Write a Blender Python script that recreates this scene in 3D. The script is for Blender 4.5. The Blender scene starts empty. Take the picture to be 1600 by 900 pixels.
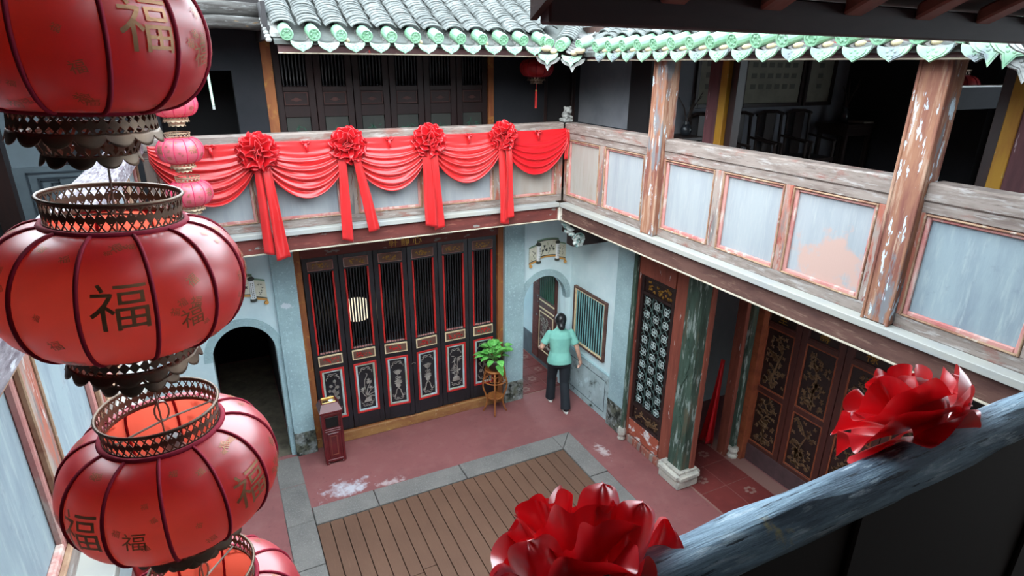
import bpy, bmesh, math, random
from mathutils import Vector, Matrix
PI = math.pi
scene = bpy.context.scene
COL = scene.collection

# ------------------------------------------------------------------ camera
cam_data = bpy.data.cameras.new('camera')
cam = bpy.data.objects.new('camera', cam_data)
COL.objects.link(cam)
cam_data.sensor_width = 36.0
cam_data.lens = 36.0 * 924.608 / 1600.0
cam_data.clip_start = 0.02
YAW, PITCH, ROLL = 0.464342, 0.361038, 0.0080665
fw = Vector((math.sin(YAW) * math.cos(PITCH), math.cos(YAW) * math.cos(PITCH), -math.sin(PITCH)))
rt = Vector((math.cos(YAW), -math.sin(YAW), 0))
up = rt.cross(fw)
r2 = math.cos(ROLL) * rt + math.sin(ROLL) * up
u2 = -math.sin(ROLL) * rt + math.cos(ROLL) * up
cam.matrix_world = Matrix(((r2.x, u2.x, -fw.x, 0), (r2.y, u2.y, -fw.y, 0), (r2.z, u2.z, -fw.z, 4.8), (0, 0, 0, 1)))
scene.camera = cam

# ------------------------------------------------------------------ light
world = bpy.data.worlds.new('overcast_sky')
scene.world = world
world.use_nodes = True
bg = world.node_tree.nodes['Background']
bg.inputs[0].default_value = (0.80, 0.92, 1.0, 1)
bg.inputs[1].default_value = 3.9
sun_data = bpy.data.lights.new('hazy_sun', 'SUN')
sun_data.energy = 1.3
sun_data.angle = math.radians(30)
sun_data.color = (1.0, 0.95, 0.88)
sun = bpy.data.objects.new('hazy_sun', sun_data)
COL.objects.link(sun)
SUN_DIR = Vector((1.0, 1.15, -.72)).normalized()     # hazy light from behind the viewer's left shoulder
sun.rotation_euler = SUN_DIR.to_track_quat('-Z', 'Y').to_euler()
sun.location = (-5, -5, 9)
scene.view_settings.view_transform = 'Standard'
scene.view_settings.look = 'None'
scene.view_settings.exposure = 1.26
scene.cycles.max_bounces = 14
scene.cycles.diffuse_bounces = 8
scene.cycles.transmission_bounces = 8
scene.view_settings.gamma = 1.0
scene.view_settings.use_curve_mapping = False

# ------------------------------------------------------------------ helpers
WL = {}          # world location of an object's origin
random.seed(7)
R = random.random
def U(a, b): return a + (b - a) * random.random()

class MB:
    def __init__(s): s.v = []; s.f = []
    def add(s, vs, fs):
        n = len(s.v); s.v += [tuple(p) for p in vs]; s.f += [tuple(i + n for i in q) for q in fs]; return s
    def box(s, x0, x1, y0, y1, z0, z1):
        return s.add([(x0,y0,z0),(x1,y0,z0),(x1,y1,z0),(x0,y1,z0),(x0,y0,z1),(x1,y0,z1),(x1,y1,z1),(x0,y1,z1)],
                     [(0,3,2,1),(4,5,6,7),(0,1,5,4),(1,2,6,5),(2,3,7,6),(3,0,4,7)])
    def prism(s, poly, axis, c0, c1):
        n = len(poly)
        def P(a, b, c): return {'x': (c, a, b), 'y': (a, c, b), 'z': (a, b, c)}[axis]
        vs = [P(a, b, c0) for a, b in poly] + [P(a, b, c1) for a, b in poly]
        fs = [tuple(range(n)), tuple(range(2*n-1, n-1, -1))] + [(i, (i+1) % n, n+(i+1) % n, n+i) for i in range(n)]
        return s.add(vs, fs)
    def tube(s, pts, r, n=6, closed=False):
        pts = [Vector(p) for p in pts]; m = len(pts)
        rs = r if isinstance(r, (list, tuple)) else [r] * m
        vs = []; prev = None
        for i, p in enumerate(pts):
            a = pts[(i-1) % m] if (closed or i > 0) else p
            b = pts[(i+1) % m] if (closed or i < m-1) else p
            t = (b - a).normalized() if (b - a).length > 1e-9 else Vector((0, 0, 1))
            if prev is None:
                ref = Vector((0, 0, 1)) if abs(t.z) < .9 else Vector((1, 0, 0))
                u = t.cross(ref).normalized()
            else:
                u = (prev - t * prev.dot(t)); u = u.normalized() if u.length > 1e-9 else t.orthogonal().normalized()
            prev = u; w = t.cross(u)
            for k in range(n):
                q = 2 * PI * k / n
                vs.append(p + (u * math.cos(q) + w * math.sin(q)) * rs[i])
        fs = []
        for i in range(m if closed else m - 1):
            for k in range(n):
                j = (i + 1) % m
                fs.append((i*n+k, i*n+(k+1) % n, j*n+(k+1) % n, j*n+k))
        if not closed:
            fs.append(tuple(range(n-1, -1, -1))); fs.append(tuple(range((m-1)*n, m*n)))
        return s.add(vs, fs)
    def lathe(s, prof, n=16, c=(0,0,0), cap=True, sq=None):
        vs = []; fs = []; m = len(prof)
        for r, z in prof:
            for k in range(n):
                a = 2 * PI * k / n
                vs.append((c[0] + r * math.cos(a), c[1] + r * math.sin(a), c[2] + z))
        for i in range(m - 1):
            for k in range(n):
                fs.append((i*n+k, i*n+(k+1) % n, (i+1)*n+(k+1) % n, (i+1)*n+k))
        if cap:
            fs.append(tuple(range(n-1, -1, -1))); fs.append(tuple(range((m-1)*n, m*n)))
        return s.add(vs, fs)
    def grid(s, fn, nu, nv, cu=False):
        vs = []; fs = []
        mu = nu if cu else nu + 1
        for i in range(mu):
            for j in range(nv + 1): vs.append(fn(i / nu, j / nv))
        w = nv + 1
        for i in range(nu):
            ii = (i + 1) % mu
            for j in range(nv): fs.append((i*w+j, ii*w+j, ii*w+j+1, i*w+j+1))
        return s.add(vs, fs)
    def ball(s, c, rx, ry=None, rz=None, n=10, m=6):
        ry = ry or rx; rz = rz or rx
        prof = [(max(math.sin(PI * i / m), .02), -math.cos(PI * i / m)) for i in range(m + 1)]
        b = MB().lathe(prof, n)
        return s.add([(c[0]+x*rx, c[1]+y*ry, c[2]+z*rz) for x, y, z in b.v], b.f)
    def xf(s, M_):
        s.v = [tuple(M_ @ Vector(p)) for p in s.v]; return s
    def build(s, name, mat, parent=None, smooth=False, bevel=0, origin=None, solid=0, seg=1, sub=0):
        xs = [p[0] for p in s.v]; ys = [p[1] for p in s.v]; zs = [p[2] for p in s.v]
        if origin is None: origin = ((min(xs)+max(xs))/2, (min(ys)+max(ys))/2, min(zs))
        me = bpy.data.meshes.new(name)
        me.from_pydata([(a-origin[0], b-origin[1], c-origin[2]) for a, b, c in s.v], [], s.f)
        bm = bmesh.new(); bm.from_mesh(me)
        bmesh.ops.recalc_face_normals(bm, faces=bm.faces)
        if bevel: bmesh.ops.bevel(bm, geom=list(bm.edges), offset=bevel, segments=seg, affect='EDGES', clamp_overlap=True)
        if smooth:
            for f in bm.faces: f.smooth = True
        bm.to_mesh(me); bm.free()
        o = bpy.data.objects.new(name, me); COL.objects.link(o)
        if mat: me.materials.append(mat)
        if parent is not None:
            o.parent = parent; pl = WL[parent]
            o.location = (origin[0]-pl[0], origin[1]-pl[1], origin[2]-pl[2])
        else: o.location = origin
        WL[o] = origin
        if solid:
            md = o.modifiers.new('thickness', 'SOLIDIFY'); md.thickness = solid; md.offset = 0
        if sub:
            md = o.modifiers.new('smooth', 'SUBSURF'); md.levels = sub; md.render_levels = sub
        return o

def tag(o, label=None, cat=None, group=None, kind=None):
    if label: o['label'] = label
    if cat: o['category'] = cat
    if group: o['group'] = group
    if kind: o['kind'] = kind
    return o
def thing(name, label, cat, loc=(0,0,0), group=None, kind=None):
    o = bpy.data.objects.new(name, None); COL.objects.link(o); o.location = loc; WL[o] = tuple(loc)
    o.empty_display_size = .05
    return tag(o, label, cat, group, kind)
def pc(name, parent, mat, x0, x1, y0, y1, z0, z1, bevel=.004):
    return MB().box(x0, x1, y0, y1, z0, z1).build(name, mat, parent, bevel=bevel)
def copy_tree(o, parent=None, loc=None, rot=None):
    c = o.copy(); COL.objects.link(c); c.parent = parent
    if loc is not None: c.location = loc
    if rot is not None: c.rotation_euler = rot
    WL[c] = tuple(c.location) if parent is None else WL.get(o, (0,0,0))
    for ch in list(o.children): copy_tree(ch, c)
    return c
def inst(src, parent, loc, rot=(0,0,0), scale=None):
    """copy of a single part, placed at a world position under a parent that is only translated"""
    c = src.copy(); COL.objects.link(c); c.parent = parent
    pl = WL[parent]; c.location = (loc[0]-pl[0], loc[1]-pl[1], loc[2]-pl[2]); c.rotation_euler = rot
    if scale: c.scale = scale
    WL[c] = tuple(loc)
    return c

# ------------------------------------------------------------------ materials
def lin(c):
    def f(v):
        v = v / 255.0
        return v / 12.92 if v <= .04045 else ((v + .055) / 1.055) ** 2.4
    return (f(c[0]), f(c[1]), f(c[2]), 1)
def mat(name, base, layers=(), rough=.65, spec=.35, metal=0, bump=0, bscale=30, bstretch=(1,1,1), masks=(), sheen=0, coat=0, alpha=None, emit=None, coord='pos'):
    """layers: (colour, noise scale, stretch, lo, hi[, amount]) painted one over the other; masks: (colour, centre, radius, scale, lo, hi) worn spots"""
    m = bpy.data.materials.new(name); m.use_nodes = True
    nt = m.node_tree; N = nt.nodes; L = nt.links
    b = N['Principled BSDF']
    b.inputs['Roughness'].default_value = rough
    b.inputs['Specular IOR Level'].default_value = spec
    b.inputs['Metallic'].default_value = metal
    if sheen: b.inputs['Sheen Weight'].default_value = sheen
    if coat: b.inputs['Coat Weight'].default_value = coat; b.inputs['Coat Roughness'].default_value = .3
    if emit:
        b.inputs['Emission Color'].default_value = lin(emit[0]); b.inputs['Emission Strength'].default_value = emit[1]
    if coord == 'obj':
        pos = N.new('ShaderNodeTexCoord').outputs['Object']
    else:
        pos = N.new('ShaderNodeNewGeometry').outputs['Position']
    def noise(scale, st, off, detail=6):
        mp = N.new('ShaderNodeMapping'); mp.inputs['Scale'].default_value = st; mp.inputs['Location'].default_value = (off, off*.7, off*1.3)
        L.new(pos, mp.inputs['Vector'])
        n = N.new('ShaderNodeTexNoise'); n.inputs['Scale'].default_value = scale; n.inputs['Detail'].default_value = detail; n.inputs['Roughness'].default_value = .62
        L.new(mp.outputs['Vector'], n.inputs['Vector'])
        return n.outputs['Fac']
    cur = None; curcol = lin(base)
    def mix(fac, col):
        nonlocal cur, curcol
        mx = N.new('ShaderNodeMix'); mx.data_type = 'RGBA'
        L.new(fac, mx.inputs[0])
        if cur is None: mx.inputs[6].default_value = curcol
        else: L.new(cur, mx.inputs[6])
        mx.inputs[7].default_value = lin(col)
        cur = mx.outputs[2]
    def rng(v, lo, hi, amt=1):
        r = N.new('ShaderNodeMapRange'); r.inputs[1].default_value = lo; r.inputs[2].default_value = hi; r.inputs[4].default_value = amt
        L.new(v, r.inputs[0]); return r.outputs[0]
    for i, ly in enumerate(layers):
        col, sc, st, lo, hi = ly[:5]; amt = ly[5] if len(ly) > 5 else 1
        mix(rng(noise(sc, st, i * 3.7 + 1.3 + len(name) * .9), lo, hi, amt), col)
    for i, (col, ce, rad, sc, lo, hi) in enumerate(masks):
        vs = N.new('ShaderNodeVectorMath'); vs.operation = 'SUBTRACT'; L.new(pos, vs.inputs[0]); vs.inputs[1].default_value = ce
        vd = N.new('ShaderNodeVectorMath'); vd.operation = 'DIVIDE'; L.new(vs.outputs[0], vd.inputs[0]); vd.inputs[1].default_value = rad
        vl = N.new('ShaderNodeVectorMath'); vl.operation = 'LENGTH'; L.new(vd.outputs[0], vl.inputs[0])
        fall = rng(vl.outputs['Value'], 0, 1, 1)
        inv = N.new('ShaderNodeMath'); inv.operation = 'SUBTRACT'; L.new(noise(sc, (1,1,1), 5.1 * i + 2), inv.inputs[0])
        k = N.new('ShaderNodeMath'); k.operation = 'MULTIPLY'; L.new(fall, k.inputs[0]); k.inputs[1].default_value = .6
        L.new(k.outputs[0], inv.inputs[1])
        mix(rng(inv.outputs[0], lo, hi), col)
    if cur is None: b.inputs['Base Color'].default_value = curcol
    else: L.new(cur, b.inputs['Base Color'])
    if bump:
        bp = N.new('ShaderNodeBump'); bp.inputs['Strength'].default_value = bump; bp.inputs['Distance'].default_value = .01
        L.new(noise(bscale, bstretch, 9.1), bp.inputs['Height']); L.new(bp.outputs[0], b.inputs['Normal'])
    return m

V3 = (1, 1, 1)
MT = {}
MT['floor_red'] = mat('red_painted_floor', (139, 86, 85), [((120, 75, 75), 1.3, V3, .45, .75), ((150, 103, 100), 5, V3, .5, .8, .6), ((87, 54, 54), 22, V3, .6, .75, .4)], rough=.55, bump=.06, bscale=40,
    masks=[((188, 184, 192), (.85, 6.08, 0), (.55, .3, 1), 11, .2, .42), ((180, 160, 160), (1.35, 5.98, 0), (.35, .12, 1), 14, .2, .42), ((190, 170, 168), (4.06, 5.35, 0), (.16, .34, 1), 14, .2, .42)])
MT['tile_red'] = mat('red_floor_tile', (123, 55, 52), [((97, 44, 44), 2, V3, .4, .7), ((143, 71, 67), 14, V3, .55, .8, .6)], rough=.5)
MT['grout'] = mat('tile_grout', (144, 106, 98))
MT['dark_tile'] = mat('dark_paving_tile', (113, 104, 89), [((80, 74, 63), 6, V3, .4, .7)], rough=.7, bump=.2)
MT['granite'] = mat('grey_granite_kerb', (123, 118, 114), [((104, 100, 98), 3, V3, .4, .7), ((140, 137, 131), 60, V3, .52, .7), ((82, 80, 78), 85, V3, .6, .72, .8)], rough=.8, bump=.25, bscale=80)
MT['deck'] = mat('brown_composite_deck', (108, 78, 62), [((97, 69, 55), 1.2, V3, .35, .65), ((116, 87, 70), 10, (6, .6, 1), .5, .8, .5)], rough=.6, bump=.05, bscale=60)
MT['deck_gap'] = mat('dark_ground_under_deck', (30, 22, 18))
MT['wall'] = mat('pale_blue_limewash', (206, 226, 230), [((190, 213, 219), 2, V3, .4, .7), ((224, 237, 240), 9, V3, .55, .8, .6)], rough=.85, bump=.05)
MT['pillar'] = mat('grey_stone_pilaster', (161, 188, 192), [((141, 165, 172), 2.5, V3, .4, .7), ((184, 212, 216), 40, V3, .55, .72), ((121, 141, 146), 70, V3, .6, .72, .7)], rough=.85, bump=.15, bscale=90,
    masks=[((200, 210, 216), (.5, 7, 2.1), (.16, .3, .09), 9, .2, .26)])
MT['dado'] = mat('mouldy_grey_dado', (179, 197, 199), [((149, 166, 168), 3, V3, .4, .7), ((215, 236, 238), 7, V3, .55, .75, .8), ((50, 60, 51), 5, V3, .56, .68)], rough=.9, bump=.2)
MT['mould'] = mat('mould_stained_base', (150, 156, 156), [((96, 98, 84), 6, V3, .38, .6), ((34, 38, 32), 11, V3, .46, .62), ((190, 196, 200), 14, V3, .6, .75)], rough=.92, bump=.3)
MT['dark_wall'] = mat('dim_plaster', (42, 43, 48), [((35, 37, 41), 3, V3, .4, .7)], rough=.9)  # near black puts the eave's shade into the upper wall plaster
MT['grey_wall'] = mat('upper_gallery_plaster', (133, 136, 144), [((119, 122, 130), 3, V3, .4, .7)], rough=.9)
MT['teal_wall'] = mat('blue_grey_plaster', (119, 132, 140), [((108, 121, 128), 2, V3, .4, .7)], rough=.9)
MT['teal_dado'] = mat('blue_grey_relief_stone', (99, 111, 117), [((83, 94, 100), 3, V3, .4, .7)], rough=.85)
MT['teal_dark'] = mat('dark_relief_line', (50, 60, 68))
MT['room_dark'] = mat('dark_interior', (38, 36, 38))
MT['ceiling'] = mat('dark_timber_ceiling', (84, 64, 58), [((66, 50, 46), 8, (1, 8, 1), .4, .7)])
W8 = (1, 1, .12)
MT['weather_rail'] = mat('weathered_rail_wood', (134, 122, 115), [((107, 94, 88), 8, (.5, .5, 3), .45, .66), ((126, 81, 72), 3.5, (.8, .8, 2), .56, .64, .8), ((153, 147, 143), 13, (.5, .5, 3), .54, .66), ((88, 76, 72), 22, (.3, .3, 4), .60, .68, .8)], rough=.85, bump=.35, bscale=18, bstretch=(.4, .4, 4))
MT['left_rail'] = mat('silvery_weathered_rail', (123, 117, 122), [((86, 75, 83), 14, (3, .6, 2), .44, .6), ((170, 171, 177), 22, (3, .5, 2), .54, .62)], rough=.85, bump=.4, bscale=24, bstretch=(3, .4, 3))
MT['stile'] = mat('peeling_red_stile', (145, 131, 123), [((154, 91, 75), 5, (1.4, 1.4, .3), .48, .56), ((122, 58, 52), 9, (2, 2, .3), .58, .62), ((107, 102, 100), 7, (2, 2, .25), .56, .64), ((178, 177, 173), 13, (2, 2, .4), .6, .66)], rough=.85, bump=.3, bscale=25, bstretch=(2, 2, .3))
MT['moulding'] = mat('faded_pink_moulding', (181, 130, 123), [((165, 94, 92), 4, V3, .46, .66), ((190, 169, 160), 9, (1.5, 1.5, .5), .52, .64)], rough=.8, bump=.12)
MT['panel'] = mat('faded_white_panel', (147, 152, 155), [((133, 139, 145), 4, (2, 2, .22), .42, .7), ((157, 159, 159), 18, (3, 3, .3), .52, .75, .8), ((136, 143, 152), 9, V3, .62, .78, .5)], rough=.75, bump=.08, bscale=30, bstretch=(3, 3, .3))
MT['panel_pink'] = mat('white_panel_with_pink_undercoat', (147, 151, 155), [((132, 139, 144), 4, (2, 2, .22), .42, .7), ((159, 161, 161), 18, (3, 3, .3), .52, .75, .8)], rough=.75, bump=.08, bscale=30, bstretch=(3, 3, .3), masks=[((172, 143, 133), (3.79, 2.55, 3.50), (.3, .42, .36), 7, .10, .24)])
MT['panel_shaded'] = mat('beige_toned_panel', (149, 142, 135), [((156, 155, 150), 4, (2, 2, .22), .42, .7), ((140, 130, 118), 6, (2, 2, .4), .55, .7, .7)], rough=.75, bump=.08, bscale=30, bstretch=(3, 3, .3))  # white panel toned beige to carry the eave corner's shade
MT['panel_blue'] = mat('blue_grey_faded_panel', (133, 147, 153), [((116, 128, 138), 3, (2, 2, .4), .44, .66), ((149, 161, 163), 12, (3, 3, .4), .52, .75), ((109, 119, 130), 16, V3, .6, .74, .6), ((146, 130, 132), 3, (1, 1, .5), .66, .74, .6)], rough=.75, bump=.1, bscale=30, bstretch=(3, 3, .3))
MT['ledge'] = mat('white_painted_ledge', (157, 156, 149), [((147, 149, 149), 5, (.5, .5, 2), .42, .68), ((147, 145, 139), 14, (.6, .6, 2), .6, .75, .7)], rough=.7, bump=.06)
MT['beam_red'] = mat('dark_red_peeling_beam', (109, 53, 47), [((87, 43, 40), 5, (.4, .4, 2), .42, .66), ((125, 121, 117), 5, (1, 1, 2.4), .62, .65), ((132, 79, 68), 14, (.4, .4, 2), .6, .7)], rough=.75, bump=.2)
MT['beam_brown'] = mat('brown_red_worn_beam', (95, 66, 58), [((77, 51, 46), 5, (.5, .5, 2), .42, .62), ((121, 95, 82), 12, (.5, .5, 3), .56, .7)], rough=.75, bump=.2)
MT['edge_pale'] = mat('pale_worn_edge', (183, 174, 156), [((142, 124, 105), 9, V3, .55, .7)])
MT['col_orange'] = mat('worn_orange_red_column', (140, 98, 76), [((114, 69, 59), 6, (2, 2, .3), .42, .6), ((162, 131, 111), 9, (2.5, 2.5, .25), .53, .63), ((108, 114, 119), 4, (2, 2, .4), .55, .60, .85), ((185, 205, 218), 9, (2.4, 2.4, .6), .60, .63)], rough=.7, bump=.3, bscale=18, bstretch=(2, 2, .3))
MT['col_maroon'] = mat('maroon_peeling_column', (92, 54, 58), [((74, 42, 46), 5, (2, 2, .3), .42, .65), ((176, 160, 164), 9, (3, 3, .3), .66, .69)], rough=.6, bump=.15)
MT['yellow'] = mat('yellow_ochre_jamb', (157, 114, 32), [((137, 90, 28), 6, (2, 2, .4), .45, .7), ((171, 145, 88), 14, V3, .64, .7)], rough=.55)
MT['ochre_jamb'] = mat('ochre_brown_jamb', (150, 92, 52), [((124, 66, 40), 5, (2, 2, .4), .42, .66), ((176, 126, 62), 9, V3, .56, .7)], rough=.6, bump=.1)
MT['sill'] = mat('ochre_worn_sill', (160, 116, 70), [((138, 88, 56), 5, (.5, 1, 1.5), .42, .62), ((186, 148, 72), 4, (1, 1, 1), .58, .72), ((200, 170, 130), 26, V3, .62, .7)], rough=.65, bump=.15)
MT['black'] = mat('black_lacquer', (26, 26, 30), [((38, 38, 44), 3, V3, .45, .7)], rough=.4, spec=.5)
MT['red_trim'] = mat('bright_red_trim', (196, 42, 38), [((170, 34, 34), 6, V3, .45, .7)], rough=.5)
MT['pale_trim'] = mat('pale_blue_green_trim', (184, 201, 203), [((165, 167, 146), 3, V3, .45, .62), ((205, 219, 232), 5, V3, .55, .7)], rough=.6)
MT['cream_trim'] = mat('cream_gold_trim', (222, 200, 162), [((196, 168, 128), 9, V3, .5, .7)], rough=.55)
MT['olive_panel'] = mat('dull_brown_panel', (108, 78, 66), [((92, 62, 54), 9, V3, .45, .7)], rough=.6)
MT['silver'] = mat('tarnished_silver_relief', (179, 173, 164), [((141, 132, 124), 12, V3, .45, .65), ((209, 205, 196), 24, V3, .58, .7)], rough=.45, metal=.3)
MT['gold'] = mat('old_gold_relief', (173, 132, 58), [((139, 97, 43), 18, V3, .45, .65), ((197, 163, 89), 30, V3, .58, .7)], rough=.4, metal=.45)
MT['carved'] = mat('bronze_brown_carving', (124, 96, 70), [((96, 70, 50), 14, V3, .45, .65), ((146, 120, 92), 26, V3, .58, .72)], rough=.5, metal=.1)
MT['door_brown'] = mat('dark_brown_red_wood', (82, 41, 34), [((63, 32, 29), 5, (2, 2, .3), .42, .66)], rough=.45, spec=.5)
MT['door_orange'] = mat('orange_brown_door_trim', (143, 76, 48), [((121, 57, 38), 9, V3, .45, .65)], rough=.5)
MT['upper_door'] = mat('dim_upper_door_wood', (38, 20, 19), [((30, 16, 16), 5, (2, 2, .3), .42, .66)], rough=.5)  # upper door, panel and bead colours carry the shade under the eave
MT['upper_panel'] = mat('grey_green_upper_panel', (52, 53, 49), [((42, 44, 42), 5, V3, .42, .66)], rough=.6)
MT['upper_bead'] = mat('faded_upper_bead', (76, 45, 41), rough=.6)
MT['lip'] = mat('brown_beige_panel_lip', (151, 123, 99), [((124, 85, 67), 6, V3, .45, .62), ((183, 174, 163), 10, V3, .58, .68)], rough=.8, bump=.1)
MT['door_dark'] = mat('near_black_brown_wood', (44, 26, 24), [((32, 20, 20), 5, (2, 2, .3), .42, .66)], rough=.45, spec=.5)
MT['kick'] = mat('dull_purple_kickboard', (84, 62, 64), [((70, 52, 54), 6, V3, .42, .66)], rough=.6)
MT['green_post'] = mat('worn_dark_green_post', (66, 86, 74), [((46, 62, 52), 5, (2, 2, .4), .42, .62), ((96, 84, 66), 4, (2, 2, .3), .55, .64, .8), ((150, 162, 156), 8, (2.5, 2.5, .4), .55, .63)], rough=.65, bump=.3, bscale=22, bstretch=(2, 2, .4))
MT['red_frame'] = mat('worn_brick_red_frame', (139, 74, 58), [((118, 58, 47), 6, (2, 2, .3), .42, .62), ((188, 181, 177), 9, (2, 2, .6), .64, .68)], rough=.65, bump=.15)
MT['red_peel'] = mat('red_board_with_white_peeling', (166, 84, 64), [((214, 206, 204), 6, (1, 1, 1.6), .52, .57), ((140, 66, 52), 9, V3, .56, .7)], rough=.7, bump=.25)
MT['lattice'] = mat('grey_white_lattice', (168, 180, 178), [((120, 136, 134), 16, V3, .45, .65)], rough=.6)
MT['lattice_bar'] = mat('dark_teal_lattice_bar', (70, 92, 88), [((46, 62, 60), 16, V3, .45, .65)], rough=.6)
MT['bar_green'] = mat('teal_green_window_bar', (121, 171, 171), [((94, 146, 148), 12, (3, 3, .5), .45, .65), ((178, 207, 209), 20, (3, 3, .4), .58, .7)], rough=.6)
MT['bar_deep'] = mat('deep_green_door_bar', (40, 84, 66))
MT['base_stone'] = mat('pale_carved_stone', (196, 190, 178), [((160, 156, 148), 8, V3, .45, .65), ((100, 96, 86), 18, V3, .6, .7)], rough=.85, bump=.2)
MT['near_rail'] = mat('blue_grey_weathered_log_rail', (134, 159, 177), [((85, 103, 120), 9, (.35, 2.5, 2.5), .44, .58), ((184, 201, 211), 16, (.5, 3, 3), .54, .64), ((48, 56, 65), 26, (.3, 4, 4), .6, .66), ((174, 164, 126), 9, V3, .68, .74)], rough=.75, bump=.6, bscale=30, bstretch=(.25, 3, 3))
MT['near_dark'] = mat('near_gallery_dark_wood', (31, 24, 22))  # near black paints the shadow inside the near gallery
MT['gallery_floor'] = mat('worn_gallery_boards', (120, 98, 84), [((98, 78, 66), 6, (.5, 3, 1), .42, .66)], rough=.6)
MT['fascia'] = mat('dark_maroon_fascia', (87, 60, 60), [((72, 49, 51), 4, (.4, 1, 2), .42, .66), ((159, 54, 49), 5, (1.2, 1, 1), .68, .71), ((136, 119, 117), 12, V3, .64, .7)], rough=.65, bump=.1)
MT['fascia_near'] = mat('near_eave_dark_wood', (78, 54, 53), [((65, 44, 44), 4, (.4, 1, 2), .42, .66)], rough=.65)
MT['rafter'] = mat('red_brown_rafter', (140, 84, 70), [((108, 62, 54), 6, (2, .4, 1), .42, .62)], rough=.75)
MT['tile_grey'] = mat('grey_clay_roof_tile', (90, 94, 93), [((71, 75, 74), 4, V3, .4, .66), ((112, 116, 115), 18, V3, .52, .7), ((40, 43, 42), 30, V3, .62, .7, .7)], rough=.85, bump=.2, bscale=60)
MT['tile_pan'] = mat('pale_grey_pan_tile', (115, 115, 114), [((92, 93, 93), 5, V3, .42, .66), ((133, 129, 128), 16, V3, .56, .7)], rough=.85, bump=.15)
MT['tile_green'] = mat('pale_green_glazed_tile', (117, 155, 128), [((101, 145, 115), 7, V3, .42, .64), ((134, 167, 151), 5, V3, .55, .7), ((161, 165, 137), 16, V3, .66, .72)], rough=.32, spec=.5)
MT['tile_worn'] = mat('green_glazed_drip_tile_with_grey_wear', (116, 153, 121), [((99, 138, 112), 9, V3, .42, .62), ((97, 107, 110), 7, V3, .52, .6)], rough=.45, spec=.45)
MT['mortar'] = mat('cream_mortar', (173, 161, 132), [((153, 139, 114), 9, V3, .5, .7)], rough=.9)
MT['mortar_grey'] = mat('whitish_weathered_mortar', (140, 142, 140), [((91, 93, 92), 12, V3, .48, .62), ((53, 56, 54), 20, V3, .62, .7)], rough=.95, bump=.4)
MT['log'] = mat('grey_weathered_timber', (64, 63, 61), [((42, 39, 37), 9, (.3, 3, 3), .42, .6), ((93, 93, 93), 14, (.4, 3, 3), .56, .66), ((100, 78, 49), 8, (.5, 3, 3), .64, .7)], rough=.9, bump=.5, bscale=18, bstretch=(.3, 3, 3))
MT['satin'] = mat('red_satin', (187, 30, 32), [((173, 21, 23), 3, V3, .42, .7)], rough=.33, spec=.65, sheen=.06, coat=.08)
MT['satin_deep'] = mat('deep_red_satin', (200, 14, 26), [((181, 11, 22), 3, V3, .42, .7)], rough=.36, spec=.6, sheen=.06)
MT['brass_dull'] = mat('tarnished_bronze_filigree', (120, 100, 84), [((92, 76, 66), 16, V3, .45, .65)], rough=.45, metal=.55)
MT['pewter'] = mat('pale_tarnished_filigree', (186, 166, 138), [((150, 128, 104), 16, V3, .45, .65)], rough=.5, metal=.3)
MT['wire'] = mat('grey_wire', (150, 142, 132), rough=.4, metal=.6)
MT['socket'] = mat('grey_lamp_socket', (130, 140, 140), rough=.4)
MT['trim_braid'] = mat('crimson_braid', (140, 18, 46), rough=.8)
MT['trim_braid_pink'] = mat('pink_braid', (206, 40, 84), rough=.8)
MT['print'] = mat('dull_gold_print', (150, 112, 82), rough=.4, metal=.55)
MT['print_gold'] = mat('gold_print', (176, 140, 92), rough=.45, metal=.2)
MT['print_red'] = mat('dark_gold_print', (112, 84, 62), rough=.45, metal=.2)
def fabric(name, refl, trans, k=.5, gl=.12, rough=.38, inner=None):
    m = bpy.data.materials.new(name); m.use_nodes = True; nt = m.node_tree; N = nt.nodes; L = nt.links
    N.remove(N['Principled BSDF']); out = N['Material Output']
    d = N.new('ShaderNodeBsdfDiffuse'); d.inputs[0].default_value = lin(refl)
    if inner:            # paler inner face, its peach also painting the light through the silk
        ge = N.new('ShaderNodeNewGeometry'); mx = N.new('ShaderNodeMix'); mx.data_type = 'RGBA'
        L.new(ge.outputs['Backfacing'], mx.inputs[0]); mx.inputs[6].default_value = lin(refl); mx.inputs[7].default_value = lin(inner); L.new(mx.outputs[2], d.inputs[0])
    t = N.new('ShaderNodeBsdfTranslucent'); t.inputs[0].default_value = lin(trans)
    g = N.new('ShaderNodeBsdfGlossy'); g.inputs['Roughness'].default_value = rough; g.inputs[0].default_value = (1, .96, .96, 1)
    m1 = N.new('ShaderNodeMixShader'); m1.inputs[0].default_value = k; L.new(d.outputs[0], m1.inputs[1]); L.new(t.outputs[0], m1.inputs[2])
    fr = N.new('ShaderNodeLayerWeight'); fr.inputs[0].default_value = .35
    mr = N.new('ShaderNodeMapRange'); mr.inputs[3].default_value = gl * .5; mr.inputs[4].default_value = gl * 3; L.new(fr.outputs['Facing'], mr.inputs[0])
    m2 = N.new('ShaderNodeMixShader'); L.new(mr.outputs[0], m2.inputs[0]); L.new(m1.outputs[0], m2.inputs[1]); L.new(g.outputs[0], m2.inputs[2])
    L.new(m2.outputs[0], out.inputs[0])
    return m
MT['lantern'] = fabric('translucent_red_lantern_silk', (176, 24, 46), (240, 96, 74), .5, .10, inner=(250, 205, 180))
MT['lantern_far'] = fabric('daylit_pink_lantern_silk', (214, 104, 124), (210, 56, 66), .4, .08, inner=(244, 190, 170))  # paler copy of the red silk, its daylight pink put into the colour
MT['satin_near'] = fabric('glowing_red_bow_satin', (206, 20, 36), (214, 14, 22), .32, .12, .3)
MT['lantern_hall'] = fabric('red_hall_lantern_silk', (190, 40, 44), (200, 40, 40), .4, .05)
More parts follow.
